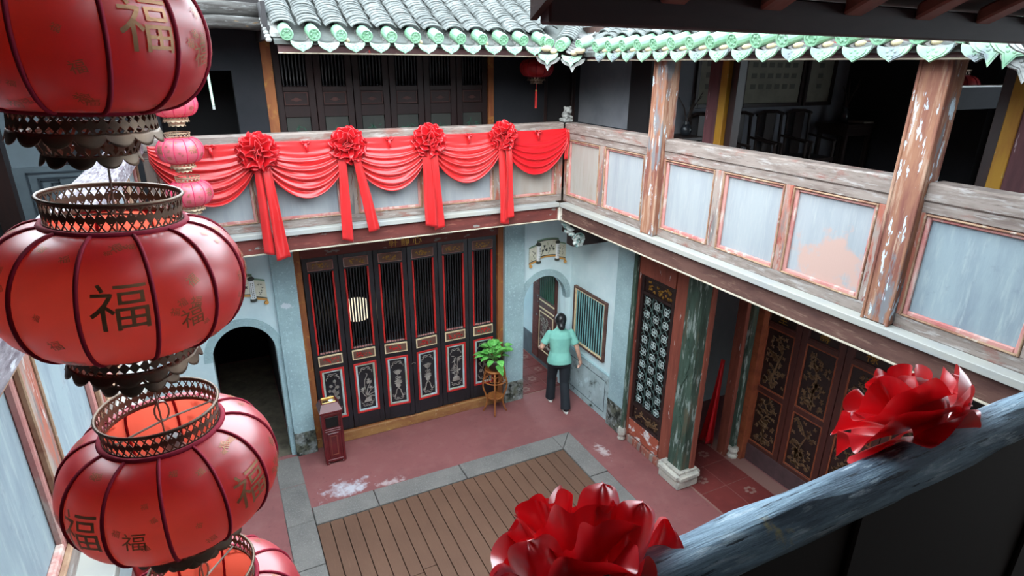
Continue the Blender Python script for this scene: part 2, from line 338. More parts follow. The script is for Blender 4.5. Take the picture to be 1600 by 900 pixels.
MT['shade'] = mat('cream_lampshade', (232, 226, 206), rough=.7, emit=((255, 240, 208), .55))
MT['streak_glow'] = mat('fluorescent_tube', (190, 220, 206), emit=((190, 235, 215), .5))
MT['plaque'] = mat('cream_painted_scroll', (214, 212, 194), [((196, 196, 176), 8, V3, .45, .65), ((150, 156, 120), 16, V3, .62, .68), ((176, 140, 110), 20, V3, .66, .7)], rough=.7)
MT['plaque_ink'] = mat('dark_plaque_paint', (64, 68, 62))
MT['plaque_orange'] = mat('ochre_plaque_hem', (204, 152, 84))
MT['plaque_green'] = mat('green_plaque_stripe', (116, 146, 122))
MT['plaque_white'] = mat('white_plaque_rod', (230, 234, 234))
MT['bin'] = mat('maroon_lacquer_bin', (98, 24, 28), [((80, 18, 22), 4, V3, .45, .65)], rough=.35, spec=.5)
MT['brass'] = mat('polished_brass', (206, 176, 112), [((160, 126, 70), 14, V3, .5, .65)], rough=.3, metal=.8)
MT['hole'] = mat('black_opening', (10, 8, 8))
MT['rattan'] = mat('honey_rattan', (168, 104, 54), [((134, 76, 38), 26, V3, .45, .65), ((196, 136, 78), 40, V3, .58, .7)], rough=.5)
MT['pot'] = mat('dark_glazed_pot', (52, 44, 42), rough=.35, spec=.5)
MT['leaf'] = mat('light_green_leaf', (120, 200, 100), [((80, 163, 67), 16, V3, .42, .62), ((169, 230, 135), 26, V3, .58, .7)], rough=.5, spec=.3)
MT['stem'] = mat('green_stem', (96, 140, 70))
MT['soil'] = mat('dark_soil', (48, 36, 28), rough=1)
MT['skin'] = mat('skin', (206, 160, 138), rough=.55)
MT['shirt'] = mat('mint_green_shirt', (131, 195, 180), [((116, 180, 168), 5, V3, .45, .7)], rough=.8, bump=.15, bscale=14)
MT['trousers'] = mat('black_trousers', (34, 38, 44), rough=.8, bump=.15, bscale=12)
MT['hair'] = mat('black_hair', (22, 22, 24), rough=.35, spec=.5, bump=.3, bscale=60, bstretch=(1, 1, .2))
MT['shoe'] = mat('black_shoe', (30, 30, 32), rough=.5)
MT['sole'] = mat('white_sole', (222, 222, 216), rough=.6)
MT['chair'] = mat('dark_rosewood', (44, 32, 30), rough=.4, spec=.5)
MT['paper'] = mat('aged_paper_sheet', (142, 140, 126), [((128, 126, 115), 3, V3, .45, .65)], rough=.8)
MT['paper_ink'] = mat('faded_print', (100, 100, 92))
MT['vase'] = mat('dark_vase', (40, 44, 50), rough=.3, spec=.5)
MT['twig'] = mat('dry_twig', (60, 48, 44))
MT['teal_paint'] = mat('white_teal_carving', (196, 206, 204), [((120, 156, 154), 14, V3, .48, .58), ((60, 66, 64), 20, V3, .6, .66)], rough=.7, bump=.2)
# ================================================================== SETTING
SLAB = {'wall_passage_left': 'pale left side wall of the passage behind the right arch', 'wall_left_passage_side': 'dark side walls of the passage behind the left arch', 'wall_left_passage_end': 'low dark end wall of the passage behind the left arch',
    'floor_grout': 'thin bed under the red tiles of the side hall', 'wall_door_room': 'dark room walls behind the black folding doors', 'wall_hall_side': 'dark far side wall of the right hall', 'wall_far_back': 'dark outer wall at the far back',
    'wall_far_left': 'dark outer wall beyond the left gallery', 'wall_near': 'dark wall behind the viewer', 'wall_upper_rooms': 'dark rear wall of the upper back rooms', 'ceiling_back': 'dark timber ceiling over the back gallery rooms',
    'ceiling_right': 'dark timber ceiling over the right upper hall', 'ceiling_left': 'sloping dark timber ceiling over the left gallery', 'ceiling_near': 'sloping dark timber ceiling over the near gallery', 'wall_hall_doors': 'dark wall behind the carved hall doors',
    'wall_upper_partition': 'dark partition at the end of the upper hall'}
def struct(name, mb, m, label=None, smooth=False, bevel=0):
    o = mb.build(name, m, None, smooth=smooth, bevel=bevel); tag(o, label or SLAB.get(name), name.split('_')[0], None, 'structure'); return o
# ---- ground floor
KX0, KX1, KXi0, KXi1 = .11, 3.87, .41, 3.60       # kerb outer and inner x
KYo, KYi, KYn = 5.92, 5.62, 1.30                  # back kerb outer / inner y, near end
fl = MB()
fl.box(-3.4, KX0, -1.4, 12, -.12, 0).box(KX0, KX1, KYo, 12, -.12, 0).box(KX1, 8.4, -1.4, 12, -.12, 0).box(KX0, KX1, -1.4, KYn, -.12, 0)
floor = struct('floor', fl, MT['floor_red'], 'red painted concrete floor around the sunken courtyard deck')
pcs = MB().box(KX0, KX1, KYn, KYo, -.14, -.06).build('floor_bed', MT['deck_gap'], floor)

kerb = thing('stone_kerb', 'worn grey granite kerb framing the brown wooden deck', 'kerb', (2, 5.6, 0))
def kerb_stone(x0, x1, y0, y1):
    g = .004
    return pc('kerb_stone', kerb, MT['granite'], x0+g, x1-g, y0+g, y1-g, -.06, .012 + U(-.003, .004), .008)
xs = [KXi0, 1.12, 2.22, 3.60]
for a, b in zip(xs, xs[1:]): kerb_stone(a, b, KYi, KYo)
# mitred corner stones along the right side
ys = [5.92, 4.98, 4.05, 3.1, 2.2, KYn]
for i, (a, b) in enumerate(zip(ys, ys[1:])):
    if i == 0:
        MB().prism([(KXi1+.003, KYi), (KX1-.003, KYo-.003), (KX1-.003, b+.004), (KXi1+.003, b+.004)], 'z', -.06, .013).build('kerb_stone', MT['granite'], kerb, bevel=.006)
    else: kerb_stone(KXi1, KX1, b, a)
MB().prism([(KXi1-.001, KYi+.004), (KXi1-.001, KYo-.003), (KX1-.01, KYo-.003)], 'z', -.06, .011).build('kerb_stone', MT['granite'], kerb, bevel=.004)
ys = [7.0, 6.4, 5.70, 5.02, 4.2, 3.3, 2.3, KYn]
for a, b in zip(ys, ys[1:]): kerb_stone(KX0, KXi0, b, a)

deck = thing('wooden_deck', 'brown plank deck covering the courtyard well inside the granite kerb', 'deck', (2, 3.6, -.05))
n = 22; wd = (KXi1 - KXi0) / n
for i in range(n):
    x0 = KXi0 + i * wd + .004; x1 = KXi0 + (i + 1) * wd - .004
    j = [3.55, 3.9, 4.15, 4.35, 4.45, 4.5, 4.42, 4.3, 3.7, 4.05][i % 10] + U(-.1, .1)
    pc('plank', deck, MT['deck'], x0, x1, j + .003, KYi - .006, -.04, -.003, .003)
    pc('plank', deck, MT['deck'], x0, x1, 1.32, j - .003, -.04, -.003, .003)

# ---- ground floor back wall with two arched passages and the door bay
YW = 7.06
def arch_wall(x0, x1, ax0, ax1, spring, z1, y0, y1):
    c = (ax0 + ax1) / 2; r = (ax1 - ax0) / 2
    n = 20
    pts = [(c + r * math.cos(PI - PI * i / n), spring + r * 1.12 * math.sin(PI * i / n)) for i in range(n + 1)]
    poly = [(x0, 0), (ax0, 0)] + pts + [(ax1, 0), (x1, 0), (x1, z1), (x0, z1)]
    return MB().prism(poly, 'y', y0, y1), pts
wb, ptsR = arch_wall(3.66, 4.60, 3.72, 4.44, 1.52, 3.0, YW, YW + .14)
wb2, ptsL = arch_wall(-1.36, .44, -.36, .34, 1.52, 3.0, YW, YW + .28)
wb.add(wb2.v, wb2.f)
wb.box(.44, 3.66, YW + .02, YW + .28, 2.84, 3.0)
wall_back = struct('wall_back', wb, MT['wall'], 'pale blue limewashed back wall with two arched passages and a wide door bay')
for pts, nm in ((ptsR, 0), (ptsL, 1)):
    c = (pts[0][0] + pts[-1][0]) / 2
    ring = MB()
    out = [(c + (p[0]-c) * 1.26, 1.52 + (p[1]-1.52) * 1.24) for p in pts]
    if nm == 0: out = [(min(a, 4.515), b) for a, b in out]
    poly = [(pts[0][0], 0)] + pts + [(pts[-1][0], 0), (min(out[-1][0], 4.515) if nm == 0 else .395, 0)] + list(reversed(out)) + [(out[0][0], 0)]
    if nm == 0: poly = pts + list(reversed(out))
    else: poly = pts + [(pts[-1][0], 0), (.395, 0), (.395, 1.5)] + list(reversed(out))
    o = MB().prism(poly, 'y', YW - .012, YW + .1).build('arch_surround', MT['pillar'], wall_back)
# stone pilasters either side of the doors, with stained feet
for k, (x0, x1) in enumerate(((.40, .655), (3.395, 3.70))):
    p = MB().box(x0, x1, YW - .06, YW + .2, 0, 3.0).box(x0 + .035, x1 - .004, YW - .068, YW, 0, 3.0)
    o = struct('trim_%d' % (k + 1), p, MT['pillar'], ['grey stone pilaster between the left arch and the doors', 'grey stone pilaster between the doors and the right arch'][k])
    MB().box(x0 - .004, x1 + .004, YW - .074, YW + .1, 0, .34).build('stained_base', MT['mould'], o, bevel=.004)

# ---- right hand ground floor wall with the barred window, running on through the arch
wr = MB().box(4.52, 4.72, 5.50, 10.2, 0, 3.0)
wall_right = struct('wall_right', wr, MT['wall'], 'pale blue side wall with the green barred window and stained dado')
MB().box(4.50, 4.54, 5.86, YW, 0, .70).build('dado', MT['dado'], wall_right, bevel=.004)
MB().box(4.49, 4.54, 5.86, YW, .70, .735).build('dado_ledge', MT['pillar'], wall_right, bevel=.006)
for a in ((6.0, 6.01), (6.92, 6.93)): MB().box(4.497, 4.51, a[0], a[1], .1, .6).build('dado_line', MT['teal_dark'], wall_right)
for z in (.1, .6): MB().box(4.497, 4.51, 6.0, 6.93, z, z + .008).build('dado_line', MT['teal_dark'], wall_right)
MB().box(4.47, 4.56, 5.50, 5.88, 0, 3.0).build('pilaster', MT['pillar'], wall_right)
MB().box(4.465, 4.56, 5.52, 5.89, 0, .42).build('stained_base', MT['mould'], wall_right, bevel=.004)
MB().box(4.505, 4.54, 7.36, 10, 0, .42).build('dado', MT['teal_dado'], wall_right)
# passage beyond the right arch
struct('wall_passage_left', MB().box(3.50, 3.70, YW + .14, 10.2, 0, 3.0), MT['wall'])
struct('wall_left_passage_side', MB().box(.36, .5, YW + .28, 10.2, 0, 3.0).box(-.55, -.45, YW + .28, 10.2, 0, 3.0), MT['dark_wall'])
tl = thing('paved_passage', 'dark diagonal paving tiles in the passage behind the left arch', 'paving', (0, 8.5, 0))
s = .34; c45 = math.cos(PI / 4)
tm = MB().box(-s/2 + .004, s/2 - .004, -s/2 + .004, s/2 - .004, 0, .012).build('paving_tile', MT['dark_tile'], tl, bevel=.003)
MB().box(-.44, .35, YW + .02, 10.15, 0, .002).build('paving_bed', MT['dark_tile'], tl)
first = True
for i in range(-7, 8):
    for j in range(-7, 8):
        x = -.05 + (i - j) * s * c45; y = 8.6 + (i + j) * s * c45
        if -.20 < x < .11 and YW + .55 < y < 9.9:
            if first:
                tm.location = (x - 0, y - 8.5, .001); tm.rotation_euler = (0, 0, PI/4); first = False
            else: inst(tm, tl, (x, y, .001), (0, 0, PI/4))
# passage tiles on the right and in the hall : red incised tiles
def red_tiles(x0, x1, y0, y1, s, name_label, diag=False):
    t = thing('tiled_floor', name_label, 'tiles', ((x0+x1)/2, (y0+y1)/2, 0))
    src = None
    nx = int((x1-x0)/s); ny = int((y1-y0)/s)
    for i in range(nx):
        for j in range(ny):
            cx = x0 + (i+.5)*s; cy = y0 + (j+.5)*s
            if src is None:
                src = MB().box(cx-s/2+.004, cx+s/2-.004, cy-s/2+.004, cy+s/2-.004, -.002, .008).build('floor_tile', MT['tile_red'], t, bevel=.002, origin=(cx, cy, 0))
                fm = MB()
                for a in range(6):
                    q = a * PI / 3
                    fm.ball((cx + .05*math.cos(q), cy + .05*math.sin(q), .0085), .028, .022, .0012, 8, 4)
                fsrc = fm.build('incised_flower', MT['grout'], src, origin=(cx, cy, .008))
            else:
                c = inst(src, t, (cx, cy, 0))
                if (i + j) % 2 == 0:
                    f = fsrc.copy(); COL.objects.link(f); f.parent = c
    return t
struct('floor_grout', MB().box(4.60, 5.62, -1, 5.72, 0, .002).box(3.72, 4.5, YW, 10, 0, .002), MT['grout'])
red_tiles(4.62, 5.6, .2, 5.7, .392, 'dark red incised floor tiles of the open side hall')
red_tiles(3.74, 4.5, YW + .02, 9.9, .25, 'dark red floor tiles in the passage behind the right arch')

# ---- door room behind the six folding leaves
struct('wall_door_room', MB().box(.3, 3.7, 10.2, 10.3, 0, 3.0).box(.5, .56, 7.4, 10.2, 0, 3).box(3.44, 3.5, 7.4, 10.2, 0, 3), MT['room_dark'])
# ---- side hall at ground level
struct('wall_hall_back', MB().box(4.72, 8.2, 5.72, 5.86, 0, 3.0), MT['wall'], 'white wall at the back of the dim side hall')
MB().box(4.72, 5.7, 5.70, 5.74, 0, .95).build('dado', MT['teal_dado'], bpy.data.objects['wall_hall_back'])
MB().box(4.72, 5.7, 5.685, 5.74, .95, 1.0).build('dado_ledge', MT['teal_dark'], bpy.data.objects['wall_hall_back'], bevel=.005)
MB().box(4.72, 5.7, 5.69, 5.74, 0, .3).build('plinth', MT['pillar'], bpy.data.objects['wall_hall_back'])
struct('wall_hall_side', MB().box(8.2, 8.35, -1.5, 12, 0, 3.5).box(8.2, 8.35, 2.6, 12, 3.5, 5.2).box(8.2, 8.35, -1.5, 2.6, 4.95, 5.2), MT['room_dark'])  # unseen opening towards the near end, added to light the upper hall
struct('wall_far_back', MB().box(-3.5, 8.4, 10.3, 10.5, 3.0, 6.2).box(-3.5, -.5, 10.3, 10.5, 0, 3).box(.4, 3.6, 10.3, 10.5, 0, 3).box(4.6, 8.4, 10.3, 10.5, 0, 3), MT['room_dark'])  # unseen gaps behind both passages added to let daylight in
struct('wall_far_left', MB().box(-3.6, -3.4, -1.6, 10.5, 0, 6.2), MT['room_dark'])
struct('wall_near', MB().box(-3.6, 4.7, -1.7, -1.5, 0, 6.2).box(5.6, 8.4, -1.7, -1.5, 0, 6.2).box(4.7, 5.6, -1.7, -1.5, 2.6, 6.2), MT['room_dark'])  # unseen gap low on the right, added to send daylight down the hall
struct('wall_left_passage_end', MB().box(-.5, .4, 10.2, 10.3, 0, 2.3), MT['dark_wall'])  # height shaped so only a little daylight enters the left passage
struct('wall_left', MB().box(-1.5, -1.36, -1.5, YW + .3, 0, 3.0), MT['wall'], 'pale wall under the left gallery')

# ---- upper floor slabs (galleries)
sl = MB().box(-3.4, -.56, -1.5, 10.3, 3.02, 3.2).box(-.56, 3.72, 6.12, 10.3, 3.02, 3.2).box(3.72, 4.7, -1.5, 10.3, 3.02, 3.2).box(4.7, 8.2, 1.25, 10.3, 3.02, 3.2).box(-.56, 3.72, -1.5, .46, 3.02, 3.2)  # right slab cut short out of view to bring daylight into the side hall
struct('floor_gallery', sl, MT['gallery_floor'], 'timber gallery floor around the courtyard')

# ---- upper walls
YU = 7.06
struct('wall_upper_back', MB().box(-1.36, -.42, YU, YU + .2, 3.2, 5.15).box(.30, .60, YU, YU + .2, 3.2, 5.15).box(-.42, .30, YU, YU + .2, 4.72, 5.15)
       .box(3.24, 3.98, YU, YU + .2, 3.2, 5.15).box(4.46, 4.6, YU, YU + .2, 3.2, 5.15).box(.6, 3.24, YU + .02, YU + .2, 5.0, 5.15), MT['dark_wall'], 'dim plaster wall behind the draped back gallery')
wul = struct('wall_upper_left_end', MB().box(-3.4, -1.36, YU, YU + .2, 3.2, 5.15), MT['teal_wall'], 'blue grey plaster wall at the far end of the left gallery')
MB().box(-3.0, -1.05, YU - .02, YU + .05, 3.2, 3.86).build('dado', MT['teal_dado'], wul)
for a in ((-1.60, -1.16, 3.795, 3.81), (-1.52, -1.16, 3.745, 3.757)): MB().box(a[0], a[1], YU - .03, YU, a[2], a[3]).build('relief_line', MT['teal_dark'], wul)
for a in ((-1.605, -1.59, 3.3, 3.81), (-1.525, -1.513, 3.3, 3.757)): MB().box(a[0], a[1], YU - .03, YU, a[2], a[3]).build('relief_line', MT['teal_dark'], wul)
def fret(mb, pts, w, y0, y1):
    for (a, b), (c, d) in zip(pts, pts[1:]):
        mb.box(min(a, c) - w, max(a, c) + w, y0, y1, min(b, d) - w, max(b, d) + w)
fm = MB(); fret(fm, [(-1.50, 3.60), (-1.50, 3.73), (-1.36, 3.73), (-1.36, 3.70), (-1.42, 3.70), (-1.42, 3.65), (-1.46, 3.65), (-1.46, 3.6), (-1.5, 3.6)], .006, YU - .032, YU - .018)
fm.build('corner_fret', MT['teal_dark'], wul)
MB().box(-1.86, -1.70, YU - .16, YU + .02, 3.2, 5.1).build('post', MT['door_dark'], wul)
wur = struct('wall_upper_right', MB().box(4.52, 4.72, 5.86, YU + .2, 3.2, 5.15), MT['grey_wall'], 'pale plaster wall at the far end of the right gallery')
MB().box(4.50, 4.54, 5.86, YU, 3.2, 4.02).build('dado', MT['teal_dado'], wur)
MB().box(4.485, 4.54, 5.86, YU, 4.02, 4.08).build('dado_ledge', MT['teal_dark'], wur, bevel=.006)
MB().box(4.44, 4.74, 5.50, 5.86, 3.2, 5.1).build('pillar', MT['room_dark'], wur)
struct('wall_upper_hall', MB().box(4.74, 8.2, 5.72, 5.86, 3.2, 5.15), MT['grey_wall'], 'dim wall with framed sheets at the back of the upper hall')
# dark doorway frames on the upper back wall
struct('wall_upper_near_end', MB().box(4.7, 8.2, 1.27, 1.37, 3.2, 5.1), MT['room_dark'], 'dark wall at the near end of the upper hall')  # added out of view to block daylight from the upper hall
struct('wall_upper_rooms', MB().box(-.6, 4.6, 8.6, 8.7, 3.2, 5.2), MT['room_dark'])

# ---- ceilings and roof slabs that keep the rooms dark
struct('ceiling_back', MB().box(-3.4, 8.3, 6.35, 10.4, 5.14, 5.2), MT['ceiling'])
struct('ceiling_right', MB().box(4.0, 4.7, -1.6, 6.35, 5.10, 5.2).box(4.7, 8.3, 1.25, 6.35, 5.10, 5.2), MT['ceiling'])  # near end left open, out of view, to daylight the lower hall
struct('ceiling_left', MB().add([(-.95, -1.6, 5.22), (-.95, 6.4, 5.22), (-3.5, 6.4, 6.2), (-3.5, -1.6, 6.2), (-.95, -1.6, 5.3), (-.95, 6.4, 5.3), (-3.5, 6.4, 6.3), (-3.5, -1.6, 6.3)],
       [(0,1,2,3),(7,6,5,4),(0,4,5,1),(1,5,6,2),(2,6,7,3),(3,7,4,0)]), MT['ceiling'])
struct('ceiling_near', MB().prism([(-1.7, 6.1), (-1.7, 6.18), (1.42, 5.20), (1.42, 5.12)], 'x', -3.5, .58), MT['ceiling'])

# ================================================================== PARAPETS
ZP0, ZP1, ZR = 3.33, 3.985, 4.17
def parapet(axis, name, label, face, sgn, panels, ends, rails, mats, railmat, lip=.1, ledge_edge=None, beam_mat=None, rail_out=.012, rail_in=.14):
    """axis 'x': runs along x at y=face, seen from -y (sgn -1).  axis 'y': runs along y at x=face."""
    t = thing(name, label, 'railing', ((ends[0]+ends[1])/2, face, 3.2) if axis == 'x' else (face, (ends[0]+ends[1])/2, 3.2))
    def B(nm, m, a0, a1, d0, d1, z0, z1, bevel=.004, parent=None):
        lo, hi = sorted((face - sgn * d0, face - sgn * d1))
        a0, a1 = sorted((a0, a1))
        if axis == 'x': return pc(nm, parent or t, m, a0, a1, lo, hi, z0, z1, bevel)
        return pc(nm, parent or t, m, lo, hi, a0, a1, z0, z1, bevel)
    # d>0 goes away from the courtyard
    for (a, b) in rails:
        B('top_rail', railmat, a, b, -rail_out, rail_in, 4.055, ZR, .012)
        B('frieze_rail', railmat, a, b, 0, .07, 3.99, 4.055, .003)
        B('bottom_rail', MT['weather_rail'], a, b, 0, .07, 3.245, 3.33, .004)
    # stiles between panels
    segs = sorted([tuple(sorted(p[:2])) for p in panels])
    for (a, b) in rails:
        inside = [s_ for s_ in segs if s_[0] >= min(a, b) - .01 and s_[1] <= max(a, b) + .01]
        cur = min(a, b)
        for s_ in inside + [(max(a, b), max(a, b))]:
            if s_[0] - cur > .012: B('stile', MT['stile'], cur, s_[0], 0, .07, 3.33, 3.99)
            cur = s_[1]
    for p in panels:
        a, b = sorted(p[:2]); m = p[2]
        pn = B('panel', m, a, b, .035, .055, ZP0, ZP1, .002)
        w = .034
        for q in ((a, a + .012, ZP0, ZP1), (b - .012, b, ZP0, ZP1), (a + .012, b - .012, ZP0, ZP0 + .012), (a + .012, b - .012, ZP1 - .012, ZP1)): B('lip', MT['lip'], q[0], q[1], -.008, .012, q[2], q[3], .004, pn)
        B('moulding', MT['moulding'], a, a + w, .012, .036, ZP0, ZP1, .005, pn); B('moulding', MT['moulding'], b - w, b, .012, .036, ZP0, ZP1, .005, pn)
        B('moulding', MT['moulding'], a + w, b - w, .012, .036, ZP0, ZP0 + w, .005, pn); B('moulding', MT['moulding'], a + w, b - w, .012, .036, ZP1 - w, ZP1, .005, pn)
    return t, B
# right parapet
cols_y = (4.45, 2.11)
pr, Br = parapet('y', 'parapet', 'weathered white panelled railing of the right gallery', 3.76, -1,
    [(6.06, 5.41, MT['panel_shaded']), (5.31, 4.645, MT['panel']), (4.34, 3.71, MT['panel']), (3.61, 3.0, MT['panel']), (2.925, 2.285, MT['panel_pink']), (2.0, 1.345, MT['panel_blue']), (1.25, .66, MT['panel_blue'])],
    (.5, 6.14), [(6.135, 4.535), (4.365, 2.195), (2.025, .5)], None, MT['weather_rail'])
Br('ledge', MT['ledge'], .5, 6.04, -.10, .05, 3.195, 3.245, .004)
Br('beam', MT['beam_brown'], .5, 6.09, -.055, .05, 3.03, 3.195, .006)
Br('beam_lip', MT['edge_pale'], .5, 6.10, -.065, .05, 3.018, 3.03, .002)
# back parapet
pb, Bb = parapet('x', 'parapet', 'white panelled railing of the back gallery hung with red satin swags', 6.14, -1,
    [(-.47, .30, MT['panel']), (.46, 1.12, MT['panel']), (1.28, 1.97, MT['panel']), (2.10, 2.83, MT['panel']), (2.98, 3.645, MT['panel_shaded'])],
    (-.6, 3.74), [(-.56, 3.74)], None, MT['weather_rail'])
Bb('ledge', MT['ledge'], -.5, 3.66, -.10, .05, 3.195, 3.245, .004)
Bb('beam', MT['beam_red'], -.5, 3.70, -.055, .05, 3.035, 3.195, .006)
Bb('beam_lip', MT['edge_pale'], -.5, 3.70, -.065, .05, 3.022, 3.035, .002)
MB().box(3.66, 3.74, 6.05, 6.12, 3.02, 3.2).build('corner_block', MT['base_stone'], pb, bevel=.01)
# left parapet
pl_, Bl = parapet('y', 'parapet', 'blue grey panelled railing of the left gallery behind the near lanterns', -.60, 1,
    [(5.30, 6.02, MT['pillar']), (4.50, 5.2, MT['panel_blue']), (3.70, 4.40, MT['panel_blue']), (2.90, 3.6, MT['panel_blue']), (2.12, 2.80, MT['panel_blue']), (1.20, 1.99, MT['panel_blue']), (.56, 1.08, MT['panel_blue'])],
    (.5, 6.12), [(.5, 6.1)], None, MT['left_rail'], rail_out=.07, rail_in=.13)
Bl('ledge', MT['ledge'], .5, 6.05, -.11, .05, 3.195, 3.245, .004)
Bl('beam', MT['beam_brown'], .5, 6.1, -.055, .05, 3.03, 3.195, .006)
# near parapet: log rail over boards coloured near black for the gallery shadow
pn = thing('parapet', 'blue grey weathered log rail of the near gallery with red bows', 'railing', (1.6, .46, 3.2))
rail = MB()
prof = []
for i in range(14):
    q = 2 * PI * i / 14
    prof.append((.466 + .036 * math.copysign(abs(math.cos(q)) ** .75, math.cos(q)), 4.136 + .036 * math.copysign(abs(math.sin(q)) ** .75, math.sin(q))))
segn = 40
vs = []
for i in range(segn + 1):
    x = -.55 + 4.3 * i / segn
    for k, (a, b) in enumerate(prof):
        j = .0035 * math.sin(x * 9 + k * 2.1) + .002 * math.sin(x * 31 + k)
        vs.append((x, a + j * (a - .466) / .036, b + j * (b - 4.136) / .036))
fs = [(i*14+k, i*14+(k+1) % 14, (i+1)*14+(k+1) % 14, (i+1)*14+k) for i in range(segn) for k in range(14)]
fs += [tuple(range(14)), tuple(range(segn*14+13, segn*14-1, -1))]
rail.add(vs, fs).build('top_rail', MT['near_rail'], pn, smooth=True)
for i in range(6):
    x0 = -.52 + i * .71
    pc('panel', pn, MT['near_dark'], x0 + .04, x0 + .68, .45, .47, 3.3, 4.115)
    pc('stile', pn, MT['near_dark'], x0 - .03, x0 + .04, .44, .48, 3.2, 4.115)
pc('bottom_rail', pn, MT['near_dark'], -.55, 3.74, .43, .49, 3.2, 3.3)

# ================================================================== COLUMNS
def column(name, label, x0, x1, y0, y1, z0, z1, m, group=None):
    t = thing(name, label, 'column', ((x0+x1)/2, (y0+y1)/2, z0), group)
    pc('shaft', t, m, x0, x1, y0, y1, z0, z1, .012)
    return t
for k, y in enumerate(cols_y):
    c = column('gallery_column', ['worn orange column on the right railing, the farther one', 'worn orange column on the right railing, the nearer one'][k], 3.70, 3.86, y - .085, y + .085, 3.245, 4.98, MT['col_orange'], 'square columns on the right railing')
    pc('corner_bead', c, MT['col_orange'], 3.692, 3.712, y - .093, y - .073, 3.245, 4.98, .004)
    pc('corner_bead', c, MT['col_orange'], 3.692, 3.712, y + .073, y + .093, 3.245, 4.98, .004)
for k, (y, sg) in enumerate(((4.61, -1), (1.92, 1))):
    c = column('inner_column', ['maroon inner column with yellow jamb left of the framed sheets', 'maroon inner column with yellow jamb at the right edge'][k], 4.50, 4.68, y - .075, y + .075, 3.2, 5.1, MT['col_maroon'], 'maroon inner columns of the upper hall')
    a, b = sorted((y + sg * .075, y + sg * .165))
    pc('yellow_jamb', c, MT['yellow'], 4.51, 4.62, a, b, 3.2, 5.1, .006)
    a, b = sorted((y + sg * .165, y + sg * .25))
    pc('dark_jamb', c, MT['door_dark'], 4.56, 4.66, a, b, 3.2, 5.1, .004)
# ================================================================== ROOFS
SL = .5; SA = math.atan(SL)
def arc_tile(r, length, th, a0=.12, n=9, flip=False):
    vs = []; fs = []
    for j, y in enumerate((0, length)):
        for rr in (r, r - th):
            for i in range(n + 1):
                q = a0 * PI + (1 - 2*a0) * PI * i / n
                z = rr * math.sin(q) * (.62 if not flip else -.5)
                vs.append((rr * math.cos(q), y, z))
    m = n + 1
    for i in range(n):
        fs += [(i, i+1, 2*m+i+1, 2*m+i), (m+i, 3*m+i, 3*m+i+1, m+i+1), (i, m+i, m+i+1, i+1), (2*m+i, 2*m+i+1, 3*m+i+1, 3*m+i)]
    fs += [(0, 2*m, 3*m, m), (n, m+n, 3*m+n, 2*m+n)]
    return MB().add(vs, fs)
def cap_tile():
    m = MB(); n = 16; r = .056; Ln = .17
    prof = [(0, .0), (.30, .0), (.34, -.006), (.42, -.006), (.46, 0), (.72, .0), (.76, -.007), (.92, -.007), (1, 0)]
    vs = []; fs = []
    rings = [(max(a, .02) * r, b) for a, b in prof] + [(r, Ln)]
    for rr, y in rings:
        for k in range(n):
            q = 2 * PI * k / n; vs.append((rr * math.cos(q), y, rr * math.sin(q)))
    for i in range(len(rings) - 1):
        for k in range(n): fs.append((i*n+k, i*n+(k+1) % n, (i+1)*n+(k+1) % n, (i+1)*n+k))
    fs.append(tuple(range(n))); fs.append(tuple(range(len(rings)*n-1, (len(rings)-1)*n-1, -1)))
    m.add(vs, fs)
    for k in range(6):                       # pressed flower on the round end
        q = k * PI / 3; m.ball((.028*math.cos(q), -.002, .028*math.sin(q)), .011, .006, .011, 6, 4)
    return m
def drip_tile(w=.182, h=.105):
    top = []; n = 8
    for i in range(n + 1):
        t = -1 + 2 * i / n; top.append((t * w / 2, -.012 - .016 * (1 - t * t)))
    bot = [(w*.5, -.03), (w*.43, -.055), (w*.30, -.076), (w*.14, -.088), (0, -h), (-w*.14, -.088), (-w*.30, -.076), (-w*.43, -.055), (-w*.5, -.03)]
    m = MB().prism(top + bot, 'y', 0, .014)
    inner = [(a * .78, b * .82 - .010) for a, b in bot]
    m.prism([(-w*.36, -.034), (w*.36, -.034)] + inner[1:-1], 'y', -.004, 0)
    for k in range(5):
        q = k * 2 * PI / 5 + .3; m.ball((.022*math.cos(q), -.005, -.056 + .018*math.sin(q)), .009, .004, .009, 6, 4)
    return m
